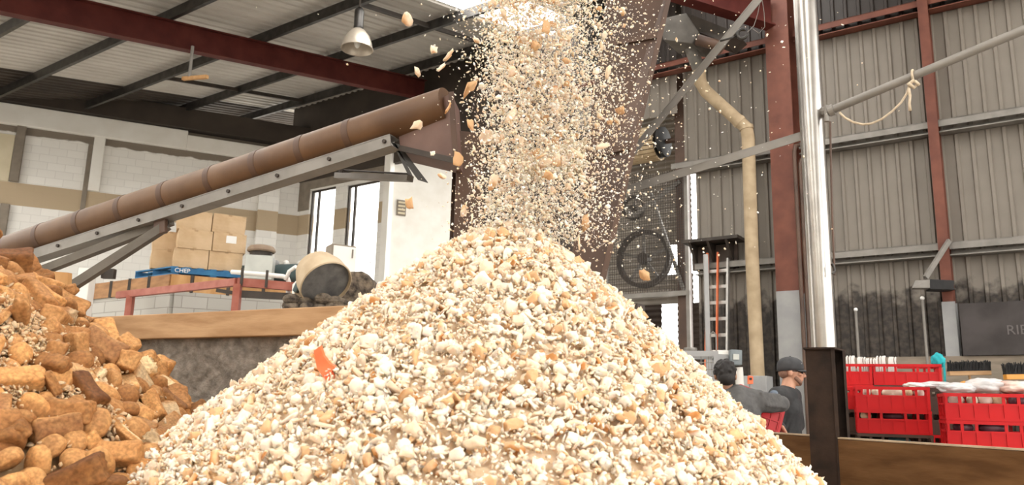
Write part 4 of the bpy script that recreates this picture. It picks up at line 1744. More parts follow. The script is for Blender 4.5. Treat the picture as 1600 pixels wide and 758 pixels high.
for f in (0.2, 0.85):
    m = MB()
    p = a.lerp(b, f)
    m.box(V(p.x, p.y, PZ + 0.03), (0.08, 0.3, 0.06))
    m.build('foot', MT['dark_steel'], tank)
for x_ in (432, 448, 470):
    m = MB()
    q = at(x_, 401, 14.1)
    m.ell(V(q.x, q.y, zc + 0.2), (0.06, 0.06, 0.06))
    m.cyl(V(q.x, q.y, zc + 0.1), V(q.x, q.y, zc + 0.2), 0.03, n=10)
    m.build('cap_knob', MT['white_paint' if x_ != 432 else 'grey_paint'], tank, smooth=True)
sm = at(172, 425, 12.5)
t = thing('grey_bollard', V(at(131, 470, 12.6).x, 12.6, 0), 'pale painted post with a dark box beside the raised platform end', 'post')
m = MB()
q = at(131, 470, 12.6)
m.box(V(q.x, 12.6, at(131, 420, 12.6).z / 2), (0.2, 0.2, at(131, 420, 12.6).z))
m.build('post', MT['white_paint'], t, bevel=0.01)
m = MB()
q = at(170, 428, 12.9)
m.box(q, (0.20, 0.1, 0.16))
m.bar(q + V(-0.05, 0.04, 0), V(at(131, 430, 12.6).x, 12.62, q.z - 0.02), 0.04, 0.04)
m.build('switch_box', MT['dark_steel'], t)

cb0 = at(533, 385, 9.2)
cab = thing('tall_cabinet', V(cb0.x, 9.2, 0), 'tall cream cabinet with a brown side, behind the tan drum scoop', 'cabinet')
cx_, cy_ = V(0.86, 0.51, 0).normalized(), V(-0.51, 0.86, 0).normalized()
m = MB()
c0 = V(cb0.x, 9.2, 0)
m.box(c0 + ZUP * cb0.z / 2, (0.30, 0.24, cb0.z), (cx_, cy_, ZUP))
m.build('body', MT['bare_column'], cab, bevel=0.008)
m = MB()
m.box(c0 + ZUP * (cb0.z / 2) - cy_ * 0.125 + cx_ * 0.01, (0.28, 0.012, cb0.z - 0.04), (cx_, cy_, ZUP))
m.build('door', MT['white_paint'], cab, bevel=0.004)
m = MB()
m.box(c0 + ZUP * (cb0.z - 0.1) - cy_ * 0.135 + cx_ * 0.10, (0.015, 0.02, 0.1), (cx_, cy_, ZUP))
m.build('hinge', MT['bare_column'], cab)

# tan drum scoop with a scuffed grey face, on a dark machine arm
sc0 = at(508, 442, 8.0)
scoop = thing('drum_scoop', V(sc0.x, 8.0, 0), 'tan drum-shaped scoop with a scuffed dark grey face above the bay wall', 'scoop')
ax_ = V(0.52, -0.55, -0.62).normalized()
rx = 0.27
m = MB()
m.lathe([(0.0, -0.34), (rx * 0.55, -0.34), (rx * 0.8, -0.27), (rx * 0.97, -0.12), (rx, 0.0), (rx * 1.02, 0.03), (rx * 0.98, 0.04), (rx * 0.95, 0.0)], sc0, ax_, n=40)
m.build('shell', MT['drum_tan'], scoop, smooth=35)
m = MB()
m.lathe([(0.0, 0.005), (rx * 0.955, 0.0)], sc0, ax_, n=40)
m.build('face', MT['drum_grey'], scoop)
# muck clinging underneath and the carrier
mk = MB()
for k in range(26):
    a = k * 1.3
    mk.ell(sc0 + V(-0.10 + 0.24 * math.sin(a), 0.05 + 0.1 * math.cos(a * 1.7), -0.17 - 0.12 * ((k * 7) % 10) / 10), (0.09, 0.08, 0.06), nu=8, nv=6)
mk.build('caked_muck', MT['muck'], scoop)
m = MB()
x1 = at(468, 432, 8.1)
m.prism([at(463, 476, 8.05), at(458, 452, 8.05), at(470, 430, 8.05), at(484, 440, 8.05), at(482, 476, 8.05)], V(0.02, 0.12, 0))
m.build('side_bracket', MT['drum_tan'], scoop, bevel=0.01)
m = MB()
m.prism([at(463, 434, 8.0), at(466, 416, 8.0), at(475, 420, 8.0), at(478, 436, 8.0), at(470, 441, 8.0)], V(0.02, 0.1, 0))
m.prism([at(456, 454, 8.0), at(462, 440, 8.0), at(470, 444, 8.0), at(462, 458, 8.0)], V(0.02, 0.1, 0))
m.build('hydraulic_joint', MT['tank'], scoop, bevel=0.01)
m = MB()
m.box(V(sc0.x - 0.05, 8.2, (sc0.z - 0.32) / 2), (0.5, 0.3, sc0.z - 0.32))
m.build('carrier', MT['muck'], scoop, bevel=0.02)
m = MB()
q0, q1 = at(540, 438, 8.5), at(572, 436, 8.6)
m.prism([at(536, 425, 8.4), at(566, 423, 8.5), at(582, 440, 8.5), at(575, 480, 8.5), at(530, 480, 8.4)], V(0.03, 0.2, 0))
m.build('brown_hopper_back', MT['muck'], scoop, bevel=0.02)

# ------------------------------------------------------------------ slatted drum, guard cage and pulleys in the lean-to
dc = rw(3.95, 5.86, -0.32)
drum = thing('slatted_drum', V(dc.x, dc.y, 0), 'large tan slatted drum with a black end disc behind the brown chute', 'drum')
m = MB()
RD = 0.30
Ld = 2.9
for k in range(26):
    a = 2 * math.pi * k / 26
    n_ = ZUP * math.sin(a) + RN * math.cos(a)
    t_ = RA.cross(n_)
    m.box(dc + RA * (Ld / 2 + 0.1) + n_ * RD, (Ld, 0.056, 0.03), (RA, t_, n_))
m.build('slats', MT['slats'], drum)
m = MB()
m.cyl(dc + RA * 0.1, dc + RA * (Ld + 0.1), RD - 0.012, n=32)
m.build('core', MT['dark_steel'], drum, smooth=40)
m = MB()
m.lathe([(0, 0.03), (0.20, 0.05), (0.27, 0.02), (0.275, -0.05), (0.265, -0.06), (0.25, -0.02), (0.16, 0.0), (0.08, -0.03), (0, -0.03)], dc, -RA, n=36)
m.build('end_disc', MT['black'], drum, smooth=30)
m = MB()
m.cyl(dc + RA * 0.02, dc - RA * 0.42, 0.045, n=16)
m.build('shaft', MT['brown_steel'], drum, smooth=40)
m = MB()
m.box(rw(3.63, 5.86, -0.32), (0.14, 0.14, 0.42), (RA, RN, ZUP))
m.build('bearing_block', MT['brown_steel'], drum, bevel=0.01)
for u in (3.62, 6.9):
    m = MB()
    p = rw(u, 0, -0.32)
    m.box(p + ZUP * 2.83, (0.10, 0.10, 5.66), (RA, RN, ZUP))
    m.build('stand', MT['brown_steel'], drum)

gd = thing('guarded_pulley_machine', rw(4.3, 0, 0.4), 'dark mesh guard cage over large pulley wheels, between brown chute and clad wall', 'machine')
gu0, gu1, gz0, gz1, go = 3.50, 5.0, 3.1, 5.25, -0.12
m = MB()
for u in np.arange(gu0, gu1, 0.045):
    m.bar(rw(u, gz0, go), rw(u, gz1, go), 0.007, 0.007, up=RA)
for z in np.arange(gz0, gz1, 0.045):
    m.bar(rw(gu0, z, go), rw(gu1, z, go), 0.007, 0.007)
m.build('wire_mesh', MT['dark_steel'], gd)
m = MB()
m.bar(rw(gu0 - 0.05, gz0, go), rw(gu1, gz0, go), 0.06, 0.08)
m.bar(rw(gu0 - 0.02, 0, go), rw(gu0 - 0.02, gz1, go), 0.06, 0.06, up=RA)
m.bar(rw(gu1, 0, go), rw(gu1, gz1, go), 0.06, 0.06, up=RA)
m.build('frame', MT['galv_dull'], gd)
m = MB()
m.bar(rw(4.15, 4.9, go - 0.04), rw(3.56, 3.1, go - 0.04), 0.05, 0.05)
m.bar(rw(4.5, 4.55, go - 0.08), rw(3.62, 5.05, go - 0.08), 0.05, 0.07)
m.build('diagonal_brace', MT['galv_dull'], gd)


def pulley(cu, cz, r, w, spokes, name):
    c = rw(cu, cz, -0.42)
    mb = MB()
    mb.lathe([(r * 0.86, -w / 2), (r, -w / 2), (r * 0.97, 0), (r, w / 2), (r * 0.86, w / 2), (r * 0.86, -w / 2)], c, RN, n=40)
    o_ = mb.build(name, MT['dark_steel'], gd, smooth=35)
    mb = MB()
    for k in range(spokes):
        a = 2 * math.pi * k / spokes + 0.3
        e = RA * math.cos(a) + ZUP * math.sin(a)
        mb.bar(c + e * r * 0.1, c + e * r * 0.9, 0.05, 0.03, up=RN)
    mb.build('spokes', MT['grey_duct'], o_)
    mb = MB()
    mb.cyl(c - RN * 0.08, c + RN * 0.08, r * 0.2, n=18)
    mb.build('hub', MT['dark_steel'], o_, smooth=40)


pulley(4.42, 3.80, 0.52, 0.12, 5, 'pulley_wheel')
pulley(4.62, 4.75, 0.22, 0.10, 4, 'pulley_wheel')
m = MB()
m.box(rw(4.95, 1.5, -0.45), (0.9, 0.3, 3.0), (RA, RN, ZUP))
m.build('machine_base', MT['lean_dark'], gd)

# ------------------------------------------------------------------ dusty duct on the clad wall
dq = [at(1076, 62, 11.55), at(1083, 85, 11.6), at(1092, 108, 11.65), at(1094, 128, 11.68), at(1103, 143, 11.68), at(1155, 190, 11.6), at(1166, 200, 11.58), at(1169, 215, 11.57), at(1175, 400, 11.55), at(1184, 588, 11.5)]
duct = thing('dust_duct', V(dq[-1].x, dq[-1].y, 0), 'dusty tan round duct dropping down the clad wall beside the red column', 'duct')
m = MB()
m.tube(dq[2:], 0.098, n=22)
m.build('tan_pipe', MT['tan_duct'], duct, smooth=50)
m = MB()
m.tube([at(1078, 40, 11.6)] + dq[0:3], 0.10, n=22)
m.build('grey_pipe', MT['grey_duct'], duct, smooth=50)
m = MB()
q = dq[-1]
m.box(V(q.x, q.y, q.z / 2), (0.34, 0.3, q.z), (RA, RN, ZUP))
m.build('base_box', MT['grey_paint'], duct, bevel=0.01)
for k in (5, 6):
    m = MB()
    d_ = (dq[k + 1] - dq[k]).normalized()
    m.cyl(dq[k] - d_ * 0.03, dq[k] + d_ * 0.03, 0.108, n=22)
    m.build('duct_joint', MT['tan_duct'], duct, smooth=50)
hd = at(1075, 45, 11.3)
hood = thing('extraction_hood', hd, 'dark grey-brown sheet metal hood box above the dusty duct', 'hood')
m = MB()
m.prism([at(1030, 30, 11.3), at(1072, 20, 11.3), at(1092, 50, 11.3), at(1082, 68, 11.3), at(1036, 62, 11.3)], RN * 0.6)
m.build('hood_body', MT['grey_duct'], hood, bevel=0.01)
m = MB()
m.prism([at(1072, 20, 11.3), at(1150, 50, 11.0), at(1132, 66, 11.0), at(1092, 50, 11.3)], RN * 0.5)
m.build('sloping_side', MT['dark_steel'], hood)
m = MB()
m.tube([at(1090, 62, 11.2), at(1104, 66, 11.15), at(1118, 70, 11.1), at(1130, 78, 11.1)], 0.085, n=18)
m.build('elbow', MT['brown_steel'], hood, smooth=50)

# pipes beside the tall column
t = thing('conduit_pipes', rw(1.43, 0, 0.18), 'two thin bent pipes running up beside the tall red column', 'pipe')
for (x, y0, dx) in ((1241, 228, 0), (1250, 250, 0)):
    a = at(x, y0 + 8, 11.25)
    m = MB()
    m.tube([V(a.x, a.y, 0), a, a + V(0.03, 0.02, 0.09), a + V(0.10, 0.08, 0.12)], 0.03, n=10)
    m.build('pipe', MT['brown_steel'], t, smooth=50)

# platform shelf and ladder on the clad wall
sh = rw(2.88, 3.84, 0.0)
shelf = thing('wall_shelf', sh, 'narrow dark steel shelf on brackets high on the clad wall, over the ladder', 'shelf')
m = MB()
pbox(m, rw, 2.42, 3.34, 3.82, 3.87, 0.04, 0.45)
m.build('top', MT['dark_steel'], shelf)
for u in (2.6, 2.9, 3.2):
    m = MB()
    m.prism([rw(u, 3.82, 0.06), rw(u, 3.82, 0.42), rw(u, 3.4, 0.06)], RA * 0.04)
    m.build('bracket', MT['dark_steel'], shelf)
m = MB()
pbox(m, rw, 2.55, 3.3, 3.42, 3.80, 0.05, 0.12)
m.build('back_plate', MT['lean_dark'], shelf)
lad = thing('ladder', rw(2.8, 0, 0.35), 'grey extension ladder with orange rails leaning on the clad wall under the shelf', 'ladder')
def lq(du, z, o_=0.0):
    return rw(2.82 + du, z, 0.62 - z * 0.11 + o_)
for du, mm in ((-0.16, 'bright_galv'), (0.16, 'bright_galv')):
    m = MB()
    m.bar(lq(du, 0), lq(du, 3.55), 0.03, 0.07, up=RN)
    m.build('stile', MT[mm], lad)
for du in (-0.02, 0.15):
    m = MB()
    m.bar(lq(du, 0.3, 0.07), lq(du, 3.65, 0.07), 0.03 if du > 0 else 0.022, 0.05, up=RN)
    m.build('orange_stile', mat('orange_rail_paint', (0.62, 0.13, 0.04), (0.70, 0.19, 0.08), 4, 0.6), lad)
for k in range(13):
    m = MB()
    z = 0.3 + k * 0.255
    m.bar(lq(-0.16, z), lq(0.16, z), 0.04, 0.05)
    m.build('rung', MT['bright_galv'], lad)

# floodlight on the slim column, and thin conduits below
fb = at(1465, 446, 10.2)
fl_ = thing('floodlight', fb, 'dark floodlight box on a diagonal arm fixed to the slim red column', 'floodlight')
m = MB()
m.prism([at(1453, 436, 10.1), at(1491, 438, 10.25), at(1491, 453, 10.25), at(1453, 452, 10.1)], V(0.06, 0.22, 0))
m.build('lamp_box', MT['black'], fl_, bevel=0.008)
m = MB()
m.prism([at(1430, 438, 10.05), at(1453, 437, 10.1), at(1453, 450, 10.1), at(1425, 450, 10.0)], V(0.06, 0.15, 0))
m.build('lamp_face', MT['galv_dull'], fl_, bevel=0.005)
m = MB()
m.bar(at(1446, 434, 10.2), at(1483, 376, 10.35), 0.04, 0.06)
m.build('arm', MT['galv_dull'], fl_)
m = MB()
m.bar(at(1425, 449, 10.2), at(1492, 452, 10.4), 0.06, 0.02)
m.build('bracket', MT['dark_steel'], fl_)
for i, (x, y0, lab) in enumerate(((1337, 484, 'thin vertical conduit with a white cap painted for a pinhole of light on the dark lower wall'), (1441, 466, 'thin vertical conduit with a small bright cap below the floodlight'))):
    q0, q1 = at(x, y0, 10.5 + (0.35 if i == 0 else 0)), at(x + 7, 565, 10.5 + (0.35 if i == 0 else 0))
    t = thing('wall_conduit', V(q0.x, q0.y, 0), lab, 'conduit')
    m = MB()
    m.tube([V(q0.x, q0.y, 0), q0], 0.018, n=8)
    m.build('tube', MT['galv_dull'], t)
    m = MB()
    m.ell(q0, (0.028, 0.028, 0.028), nu=10, nv=6)  # on the first, a white ball painted in for a pinhole of light
    m.build('cap', MT['paper'], t, smooth=True)

# stillage cage and control boxes by the clad wall
cg = at(1085, 545, 8.6)
cage = thing('wire_cage', V(cg.x, 8.6, 0), 'grey wire stillage cage half hidden behind the pale heap', 'cage')
top = at(1085, 549, 8.6).z
cw, cdp = 0.62, 0.5
X_, Y_ = V(0.97, -0.2, 0).normalized(), V(0.2, 0.97, 0).normalized()
cc = V(cg.x - 0.05, 8.8, 0)
m = MB()
for i in (-1, 1):
    for j in (-1, 1):
        p = cc + X_ * (cw / 2 * i) + Y_ * (cdp / 2 * j)
        m.bar(p, p + ZUP * (top + 0.0), 0.05, 0.05, up=X_)
for z in (top - 0.03, top - 0.42, 0.2):
    for j in (-1, 1):
        m.bar(cc + X_ * (-cw / 2) + Y_ * (cdp / 2 * j) + ZUP * z, cc + X_ * (cw / 2) + Y_ * (cdp / 2 * j) + ZUP * z, 0.04, 0.06)
        m.bar(cc + X_ * (cw / 2 * j) + Y_ * (-cdp / 2) + ZUP * z, cc + X_ * (cw / 2 * j) + Y_ * (cdp / 2) + ZUP * z, 0.04, 0.06)
m.build('frame', MT['grey_paint'], cage)
m = MB()
for k in range(9):
    x = -cw / 2 + cw * k / 8
    m.bar(cc + X_ * x - Y_ * (cdp / 2) + ZUP * 0.2, cc + X_ * x - Y_ * (cdp / 2) + ZUP * top, 0.008, 0.008, up=X_)
for k in range(22):
    z = 0.25 + (top - 0.3) * k / 21
    m.bar(cc - X_ * (cw / 2) - Y_ * (cdp / 2) + ZUP * z, cc + X_ * (cw / 2) - Y_ * (cdp / 2) + ZUP * z, 0.008, 0.008)
m.build('mesh', MT['galv_dull'], cage)
m = MB()
m.lathe([(0.06, 0.0), (0.075, 0.03), (0.07, 0.05), (0.06, 0.045)], cc + X_ * 0.05 + ZUP * top, n=20)
m.build('tray_cup', MT['galv_dull'], cage, smooth=50)
m = MB()
m.tube([cc + X_ * 0.27 + ZUP * top, cc + X_ * 0.27 + ZUP * (top + 0.2), cc + X_ * 0.30 + ZUP * (top + 0.23), cc + X_ * 0.33 + ZUP * (top + 0.2), cc + X_ * 0.33 + ZUP * top], 0.008, n=8)
m.build('loop_handle', MT['galv_dull'], cage, smooth=50)

cs = thing('control_stand', V(at(1130, 560, 9.4).x, 9.4, 0), 'grey post with a white and a blue-grey control box, below the ladder', 'control box')
q = at(1108, 545, 9.4)
m = MB()
m.bar(V(q.x, 9.45, 0), V(q.x, 9.45, at(1108, 398, 9.45).z), 0.05, 0.05, up=V(1, 0, 0))
m.build('post', MT['grey_paint'], cs)
m = MB()
m.prism([at(1114, 547, 9.4), at(1143, 548, 9.4), at(1143, 592, 9.4), at(1114, 592, 9.4)], V(0.0, 0.16, 0))
m.build('white_box', MT['white_paint'], cs, bevel=0.008)
m = MB()
m.prism([at(1118, 553, 9.38), at(1138, 554, 9.38), at(1138, 574, 9.38), at(1118, 574, 9.38)], V(0, 0.03, 0))
m.build('screen_recess', MT['grey_paint'], cs)
m = MB()
m.prism([at(1142, 546, 9.3), at(1160, 547, 9.3), at(1160, 571, 9.3), at(1142, 570, 9.3)], V(0.0, 0.2, 0))
m.build('blue_grey_box', mat('blue_grey_paint', (0.16, 0.185, 0.20), (0.21, 0.24, 0.25), 5, 0.5), cs, bevel=0.012)
m = MB()
m.prism([at(1146, 553, 9.28), at(1155, 553.5, 9.28), at(1155, 562, 9.28), at(1146, 562, 9.28)], V(0, 0.02, 0))
m.build('dial', MT['pale_grey'], cs)
m = MB()
m.tube([at(1154, 574, 9.4), at(1156, 600, 9.4), V(at(1156, 600, 9.4).x, 9.4, 0)], 0.05, n=12)
m.build('white_pipe', MT['white_paint'], cs, smooth=50)
tg = at(1172, 594, 11.1)
t = thing('orange_tag', tg, 'small bright orange switch plate beside the foot of the dusty duct', 'switch')
m = MB()
m.prism([at(1169, 587, 11.15), at(1177, 588, 11.15), at(1177, 600, 11.15), at(1169, 600, 11.15)], V(0, 0.04, 0))
m.build('plate', MT['orange'], t, bevel=0.004)
m = MB()
m.box(at(1173, 592, 11.14), (0.03, 0.02, 0.03))
m.build('button', MT['dark_steel'], t)
m = MB()
q = at(1173, 600, 11.18)
m.bar(V(q.x, q.y + 0.03, 0), V(q.x, q.y + 0.03, q.z + 0.12), 0.06, 0.02, up=V(1, 0, 0))
m.build('post', MT['grey_paint'], t)

# ------------------------------------------------------------------ red bread crates on a bench
BZ = 0.78
BAX = V(0.93, -0.37, 0).normalized()
BAY = V(0.37, 0.93, 0).normalized()
bc = at(1440, 640, 7.15)
bench = thing('timber_bench', V(bc.x, bc.y, 0), 'low timber bench carrying the red crates', 'bench')
m = MB()
c_ = V(bc.x, bc.y, 0) + BAX * 0.15 + BAY * 0.12
m.box(c_ + ZUP * (BZ - 0.025), (3.1, 2.6, 0.05), (BAX, BAY, ZUP))
m.build('top', MT['old_wood'], bench)
for i in (-1, 1):
    for j in (-1, 1):
        m = MB()
        p = c_ + BAX * (1.45 * i) + BAY * (1.2 * j)
        m.bar(p, p + ZUP * (BZ - 0.05), 0.09, 0.09, up=BAX)
        m.build('leg', MT['old_wood'], bench)


def make_crate(mm, name='bread_crate'):
    w, d, h = 0.60, 0.40, 0.205
    root = thing(name, O3, 'crate', 'crate')
    M_ = MT[mm]
    mb = MB()
    mb.box((0, 0, 0.012), (w - 0.03, d - 0.03, 0.012))
    for g_ in np.linspace(-0.26, 0.26, 8):
        mb.box((float(g_), 0, 0.004), (0.008, d - 0.04, 0.012))
    for g_ in np.linspace(-0.17, 0.17, 6):
        mb.box((0, float(g_), 0.004), (w - 0.04, 0.008, 0.012))
    mb.build('base', M_, root, org=O3)

    def side(L, ax, pos, nm, hand):
        X, Y = ax
        b_ = MB()
        # bottom rim, ribbed solid panel, slotted band, top rim
        b_.box(pos + ZUP * 0.012, (L, 0.022, 0.024), (X, Y, ZUP))
        b_.box(pos + ZUP * 0.068 , (L - 0.01, 0.008, 0.10), (X, Y, ZUP))
        b_.box(pos + ZUP * 0.122, (L, 0.018, 0.016), (X, Y, ZUP))
        b_.box(pos + ZUP * 0.192, (L + 0.012, 0.026, 0.026), (X, Y, ZUP))
        n_ = 7 if hand else 4
        xs = np.linspace(-L / 2, L / 2, n_)
        for k, x in enumerate(xs):
            b_.box(pos + X * float(x) * 0.985 + ZUP * 0.068, (0.012, 0.024, 0.11), (X, Y, ZUP))
            if hand and k == 3:
                continue
            b_.box(pos + X * float(x) * 0.975 + ZUP * 0.155, (0.022, 0.016, 0.06), (X, Y, ZUP))
        return b_.build(nm, M_, root, org=O3)

    side(w, (V(1, 0, 0), V(0, 1, 0)), V(0, -d / 2 + 0.012, 0), 'front_panel', True)
    side(w, (V(1, 0, 0), V(0, 1, 0)), V(0, d / 2 - 0.012, 0), 'back_panel', True)
    side(d, (V(0, 1, 0), V(1, 0, 0)), V(-w / 2 + 0.012, 0, 0), 'end_panel', False)
    side(d, (V(0, 1, 0), V(1, 0, 0)), V(w / 2 - 0.012, 0, 0), 'end_panel', False)
    return root


rc, dcr = make_crate('crate_red'), make_crate('crate_dark')
pR = at(1477, 640, 6.2)
pM = at(1338, 640, 7.25)
pB = at(1262, 590, 8.1)
yaw = math.atan2(BAX.y, BAX.x)
for nm_, left, hgt, L_, lab in (('riser_plank', pM, 0.066, 1.25, 'thick timber riser under the middle crates on the bench'), ('riser_plank', pB, 0.10, 1.3, 'thick timber riser under the back crates on the bench')):
    m = MB()
    m.box(V(left.x, left.y, BZ + hgt / 2) + BAX * (L_ / 2) + BAY * 0.30, (L_ + 0.1, 0.85 if left is pM else 0.42, hgt), (BAX, BAY, ZUP))
    tag(m.build(nm_, MT['old_wood'], bevel=0.004), lab, 'plank')


def crate_at(first, used_flag, left, off_x, off_y, lvl, lab, dyaw=0.0, dz=0.0):
    ob = first if not used_flag else copy_tree(first)
    p = V(left.x, left.y, 0) + BAX * (0.30 + off_x) + BAY * (0.2 + off_y)
    p.z = BZ + 0.003 + lvl * 0.207 + dz + (0.0 if left is pR else 0.066 if left is pM else 0.10)
    ob.location = p
    ob.rotation_euler = (0, 0, yaw + dyaw)
    WL[ob.name] = p
    tag(ob, lab, 'crate', 'red and dark bread crates on the bench')
    return ob


lay = [(rc, pR, 0, 0, 0, 'red crate lowest of the three stacked under the clear bread bags'),
       (rc, pR, 0, 0, 1, 'red crate, second from the top of the stack topped with clear bread bags'),
       (rc, pR, 0.0, 0, 2, 'red crate with pale bread showing through its slots, on top under the clear bags'),
       (dcr, pM, 0, 0, 0, 'dark crate under the two red crates near the dark post'),
       (rc, pM, 0, 0, 1, 'red crate with dark purple wrapping showing, in the middle stack near the dark post'),
       (rc, pM, 0, 0, 2, 'red crate with a long pale loaf behind its slots, on top of the middle stack'),
       (dcr, pM, 0.62, 0.25, 1, 'dark crate between the two red stacks, lower one'),
       (dcr, pM, 0.62, 0.25, 2, 'dark crate between the two red stacks, upper one'),
       (rc, pM, 0.62, 0.24, 0, 'red crate low between the two red stacks'),
       (rc, pM, -0.20, 0.46, 2, 'red crate half hidden behind the dark post'),
       (dcr, pM, -0.20, 0.46, 1, 'dark crate under the half hidden red crate'),
       (dcr, pM, -0.20, 0.46, 0, 'dark crate at the bottom behind the dark post'),
       (rc, pB, 0.0, 0.0, 3, 'red crate with white plastic strips standing in it, topmost at the back'),
       (rc, pB, 0.0, 0.0, 2, 'red crate below the one with white plastic strips'),
       (dcr, pB, 0.0, 0.0, 1, 'dark crate low in the back stack by the dark post'),
       (dcr, pB, 0.0, 0.0, 0, 'dark crate lowest in the back stack by the dark post'),
       (rc, pB, 0.44, -0.10, 3, 'red crate with a teal cloth on its corner, on a dark crate at the back'),
       (dcr, pB, 0.61, 0.0, 2, 'dark crate with red wrapped bread showing, under the teal cloth'),
       (dcr, pB, 0.61, 0.0, 1, 'dark crate lower under the teal cloth stack'),
       (dcr, pB, 0.61, 0.0, 0, 'dark crate at the bottom of the teal cloth stack')]
fu = {}
for first, left, ox, oy, lv, lab in lay:
    if lab.startswith('red crate with a teal'):
        ox, oy = 0.61, 0.0
    crate_at(first, fu.get(first.name, False), left, ox, oy, lv, lab, 0.0)
    fu[first.name] = True

MT['bun'] = mat('pale_bread_bun', (0.62, 0.42, 0.24), (0.74, 0.58, 0.38), 6, 0.7)
MT['bun_pale'] = mat('white_bread', (0.72, 0.62, 0.46), (0.80, 0.72, 0.58), 6, 0.7)
MT['bun_dark'] = mat('dark_wrapped_bread', (0.075, 0.02, 0.035), (0.15, 0.05, 0.07), 6, 0.4)
MT['bun_teal'] = mat('teal_wrapped_bread', (0.02, 0.10, 0.12), (0.04, 0.16, 0.18), 6, 0.4)
def bun(left, a, b, lvl, r, mm, name, lab):
    p = V(left.x, left.y, 0) + BAX * a + BAY * b
    p.z = BZ + 0.003 + lvl * 0.207 + (0.0 if left is pR else 0.066 if left is pM else 0.10) + 0.02 + max(r[2], 0.135 - 0.0)
    mb = MB()
    vs, fs = ico(3)
    off = V(a * 31, b * 17, lvl * 5)
    mb.add([p + BAX * float(v[0] * r[0]) * (1 + 0.12 * noise.noise(Vector(v * 2) + off)) + BAY * float(v[1] * r[1]) + ZUP * float(v[2] * r[2]) * (1 + 0.15 * noise.noise(Vector(v * 2.5) + off)) for v in vs], [tuple(int(i) for i in f) for f in fs])
    o_ = mb.build(name, MT[mm], smooth=True)
    tag(o_, lab, 'bread', 'bread showing through the crate slots')


bun(pM, 0.10, 0.10, 2, (0.035, 0.05, 0.05), 'bag_pink', 'bread_roll', 'pinkish wrapped roll at the post end of the top middle red crate')
bun(pM, 0.17, 0.10, 2, (0.032, 0.05, 0.05), 'bun_pale', 'bread_roll', 'small pale roll beside the long pale loaf in the middle red crate')
bun(pM, 0.31, 0.09, 2, (0.085, 0.05, 0.052), 'bun_pale', 'bread_loaf', 'long pale loaf behind the wide slot of the top middle red crate')
bun(pM, 0.44, 0.10, 2, (0.035, 0.05, 0.045), 'bun', 'bread_roll', 'tan roll next to the long pale loaf, in the top middle red crate')
bun(pM, 0.53, 0.10, 2, (0.040, 0.05, 0.05), 'bag_pink', 'bread_roll', 'pink wrapped bread at the far end of the top middle red crate')
bun(pM, 0.08, 0.10, 1, (0.045, 0.05, 0.045), 'bun', 'bread_roll', 'tan rolls behind the end slot of the second middle red crate')
bun(pM, 0.30, 0.10, 1, (0.085, 0.05, 0.045), 'bun_dark', 'bread_loaf', 'dark purple wrapped loaf in the second middle red crate')
bun(pM, 0.34, 0.10, 0, (0.09, 0.05, 0.045), 'bun_teal', 'bread_loaf', 'teal wrapped loaf in the dark crate at the bottom')
bun(pR, 0.09, 0.09, 2, (0.055, 0.05, 0.05), 'bag_pink', 'bread_loaf', 'pale pink wrapped loaf at the near end of the top crate under clear bags')
bun(pR, 0.20, 0.09, 2, (0.04, 0.05, 0.05), 'bun_pale', 'bread_roll', 'square white roll in the top crate under clear bags')
bun(pR, 0.29, 0.09, 2, (0.05, 0.05, 0.052), 'bag_pink', 'bread_roll', 'round wrapped roll behind the wide slot of the top crate under clear bags')
bun(pR, 0.38, 0.09, 2, (0.05, 0.05, 0.050), 'bun', 'bread_roll', 'round tan roll behind the wide slot of the top crate under clear bags')
bun(pR, 0.50, 0.09, 2, (0.06, 0.05, 0.045), 'bun_dark', 'bread_loaf', 'dark loaf at the far end of the top crate under clear bags')
bun(pR, 0.12, 0.09, 1, (0.07, 0.05, 0.045), 'bun_dark', 'bread_loaf', 'dark wrapped loaf at the near end of the second crate under clear bags')
bun(pR, 0.32, 0.09, 1, (0.10, 0.05, 0.048), 'bun_dark', 'bread_loaf', 'long dark wrapped loaf behind the wide slot of the second crate under clear bags')
for k in range(3):
    bun(pB, 0.74 + k * 0.16, 0.08, 2, (0.06, 0.05, 0.045), 'crate_red', 'bread_pack', ('red wrapped pack nearest the post in the dark back crate', 'middle red wrapped pack in the dark back crate', 'red wrapped pack under the teal cloth in the dark back crate')[k])


def bag(c, r, mm, lab, seed, name='bread_bag'):
    mb = MB()
    vs, fs = ico(4)
    o_ = Vector((seed * 3.1, seed * 1.7, 0))
    pts = []
    for v in vs:
        w = Vector(v)
        k = 1 + 0.22 * noise.noise(w * 1.8 + o_) + 0.16 * abs(noise.noise(w * 4.5 + o_)) + 0.08 * noise.noise(w * 11 + o_)
        pts.append(Vector(c) + BAX * (w.x * r[0] * k) + BAY * (w.y * r[1] * k) + ZUP * (w.z * r[2] * k))
    mb.add(pts, [tuple(int(i) for i in f) for f in fs])
    ob_ = mb.build(name, MT[mm], smooth=True)
    return tag(ob_, lab, 'bread bag', 'plastic bread bags on the crates')


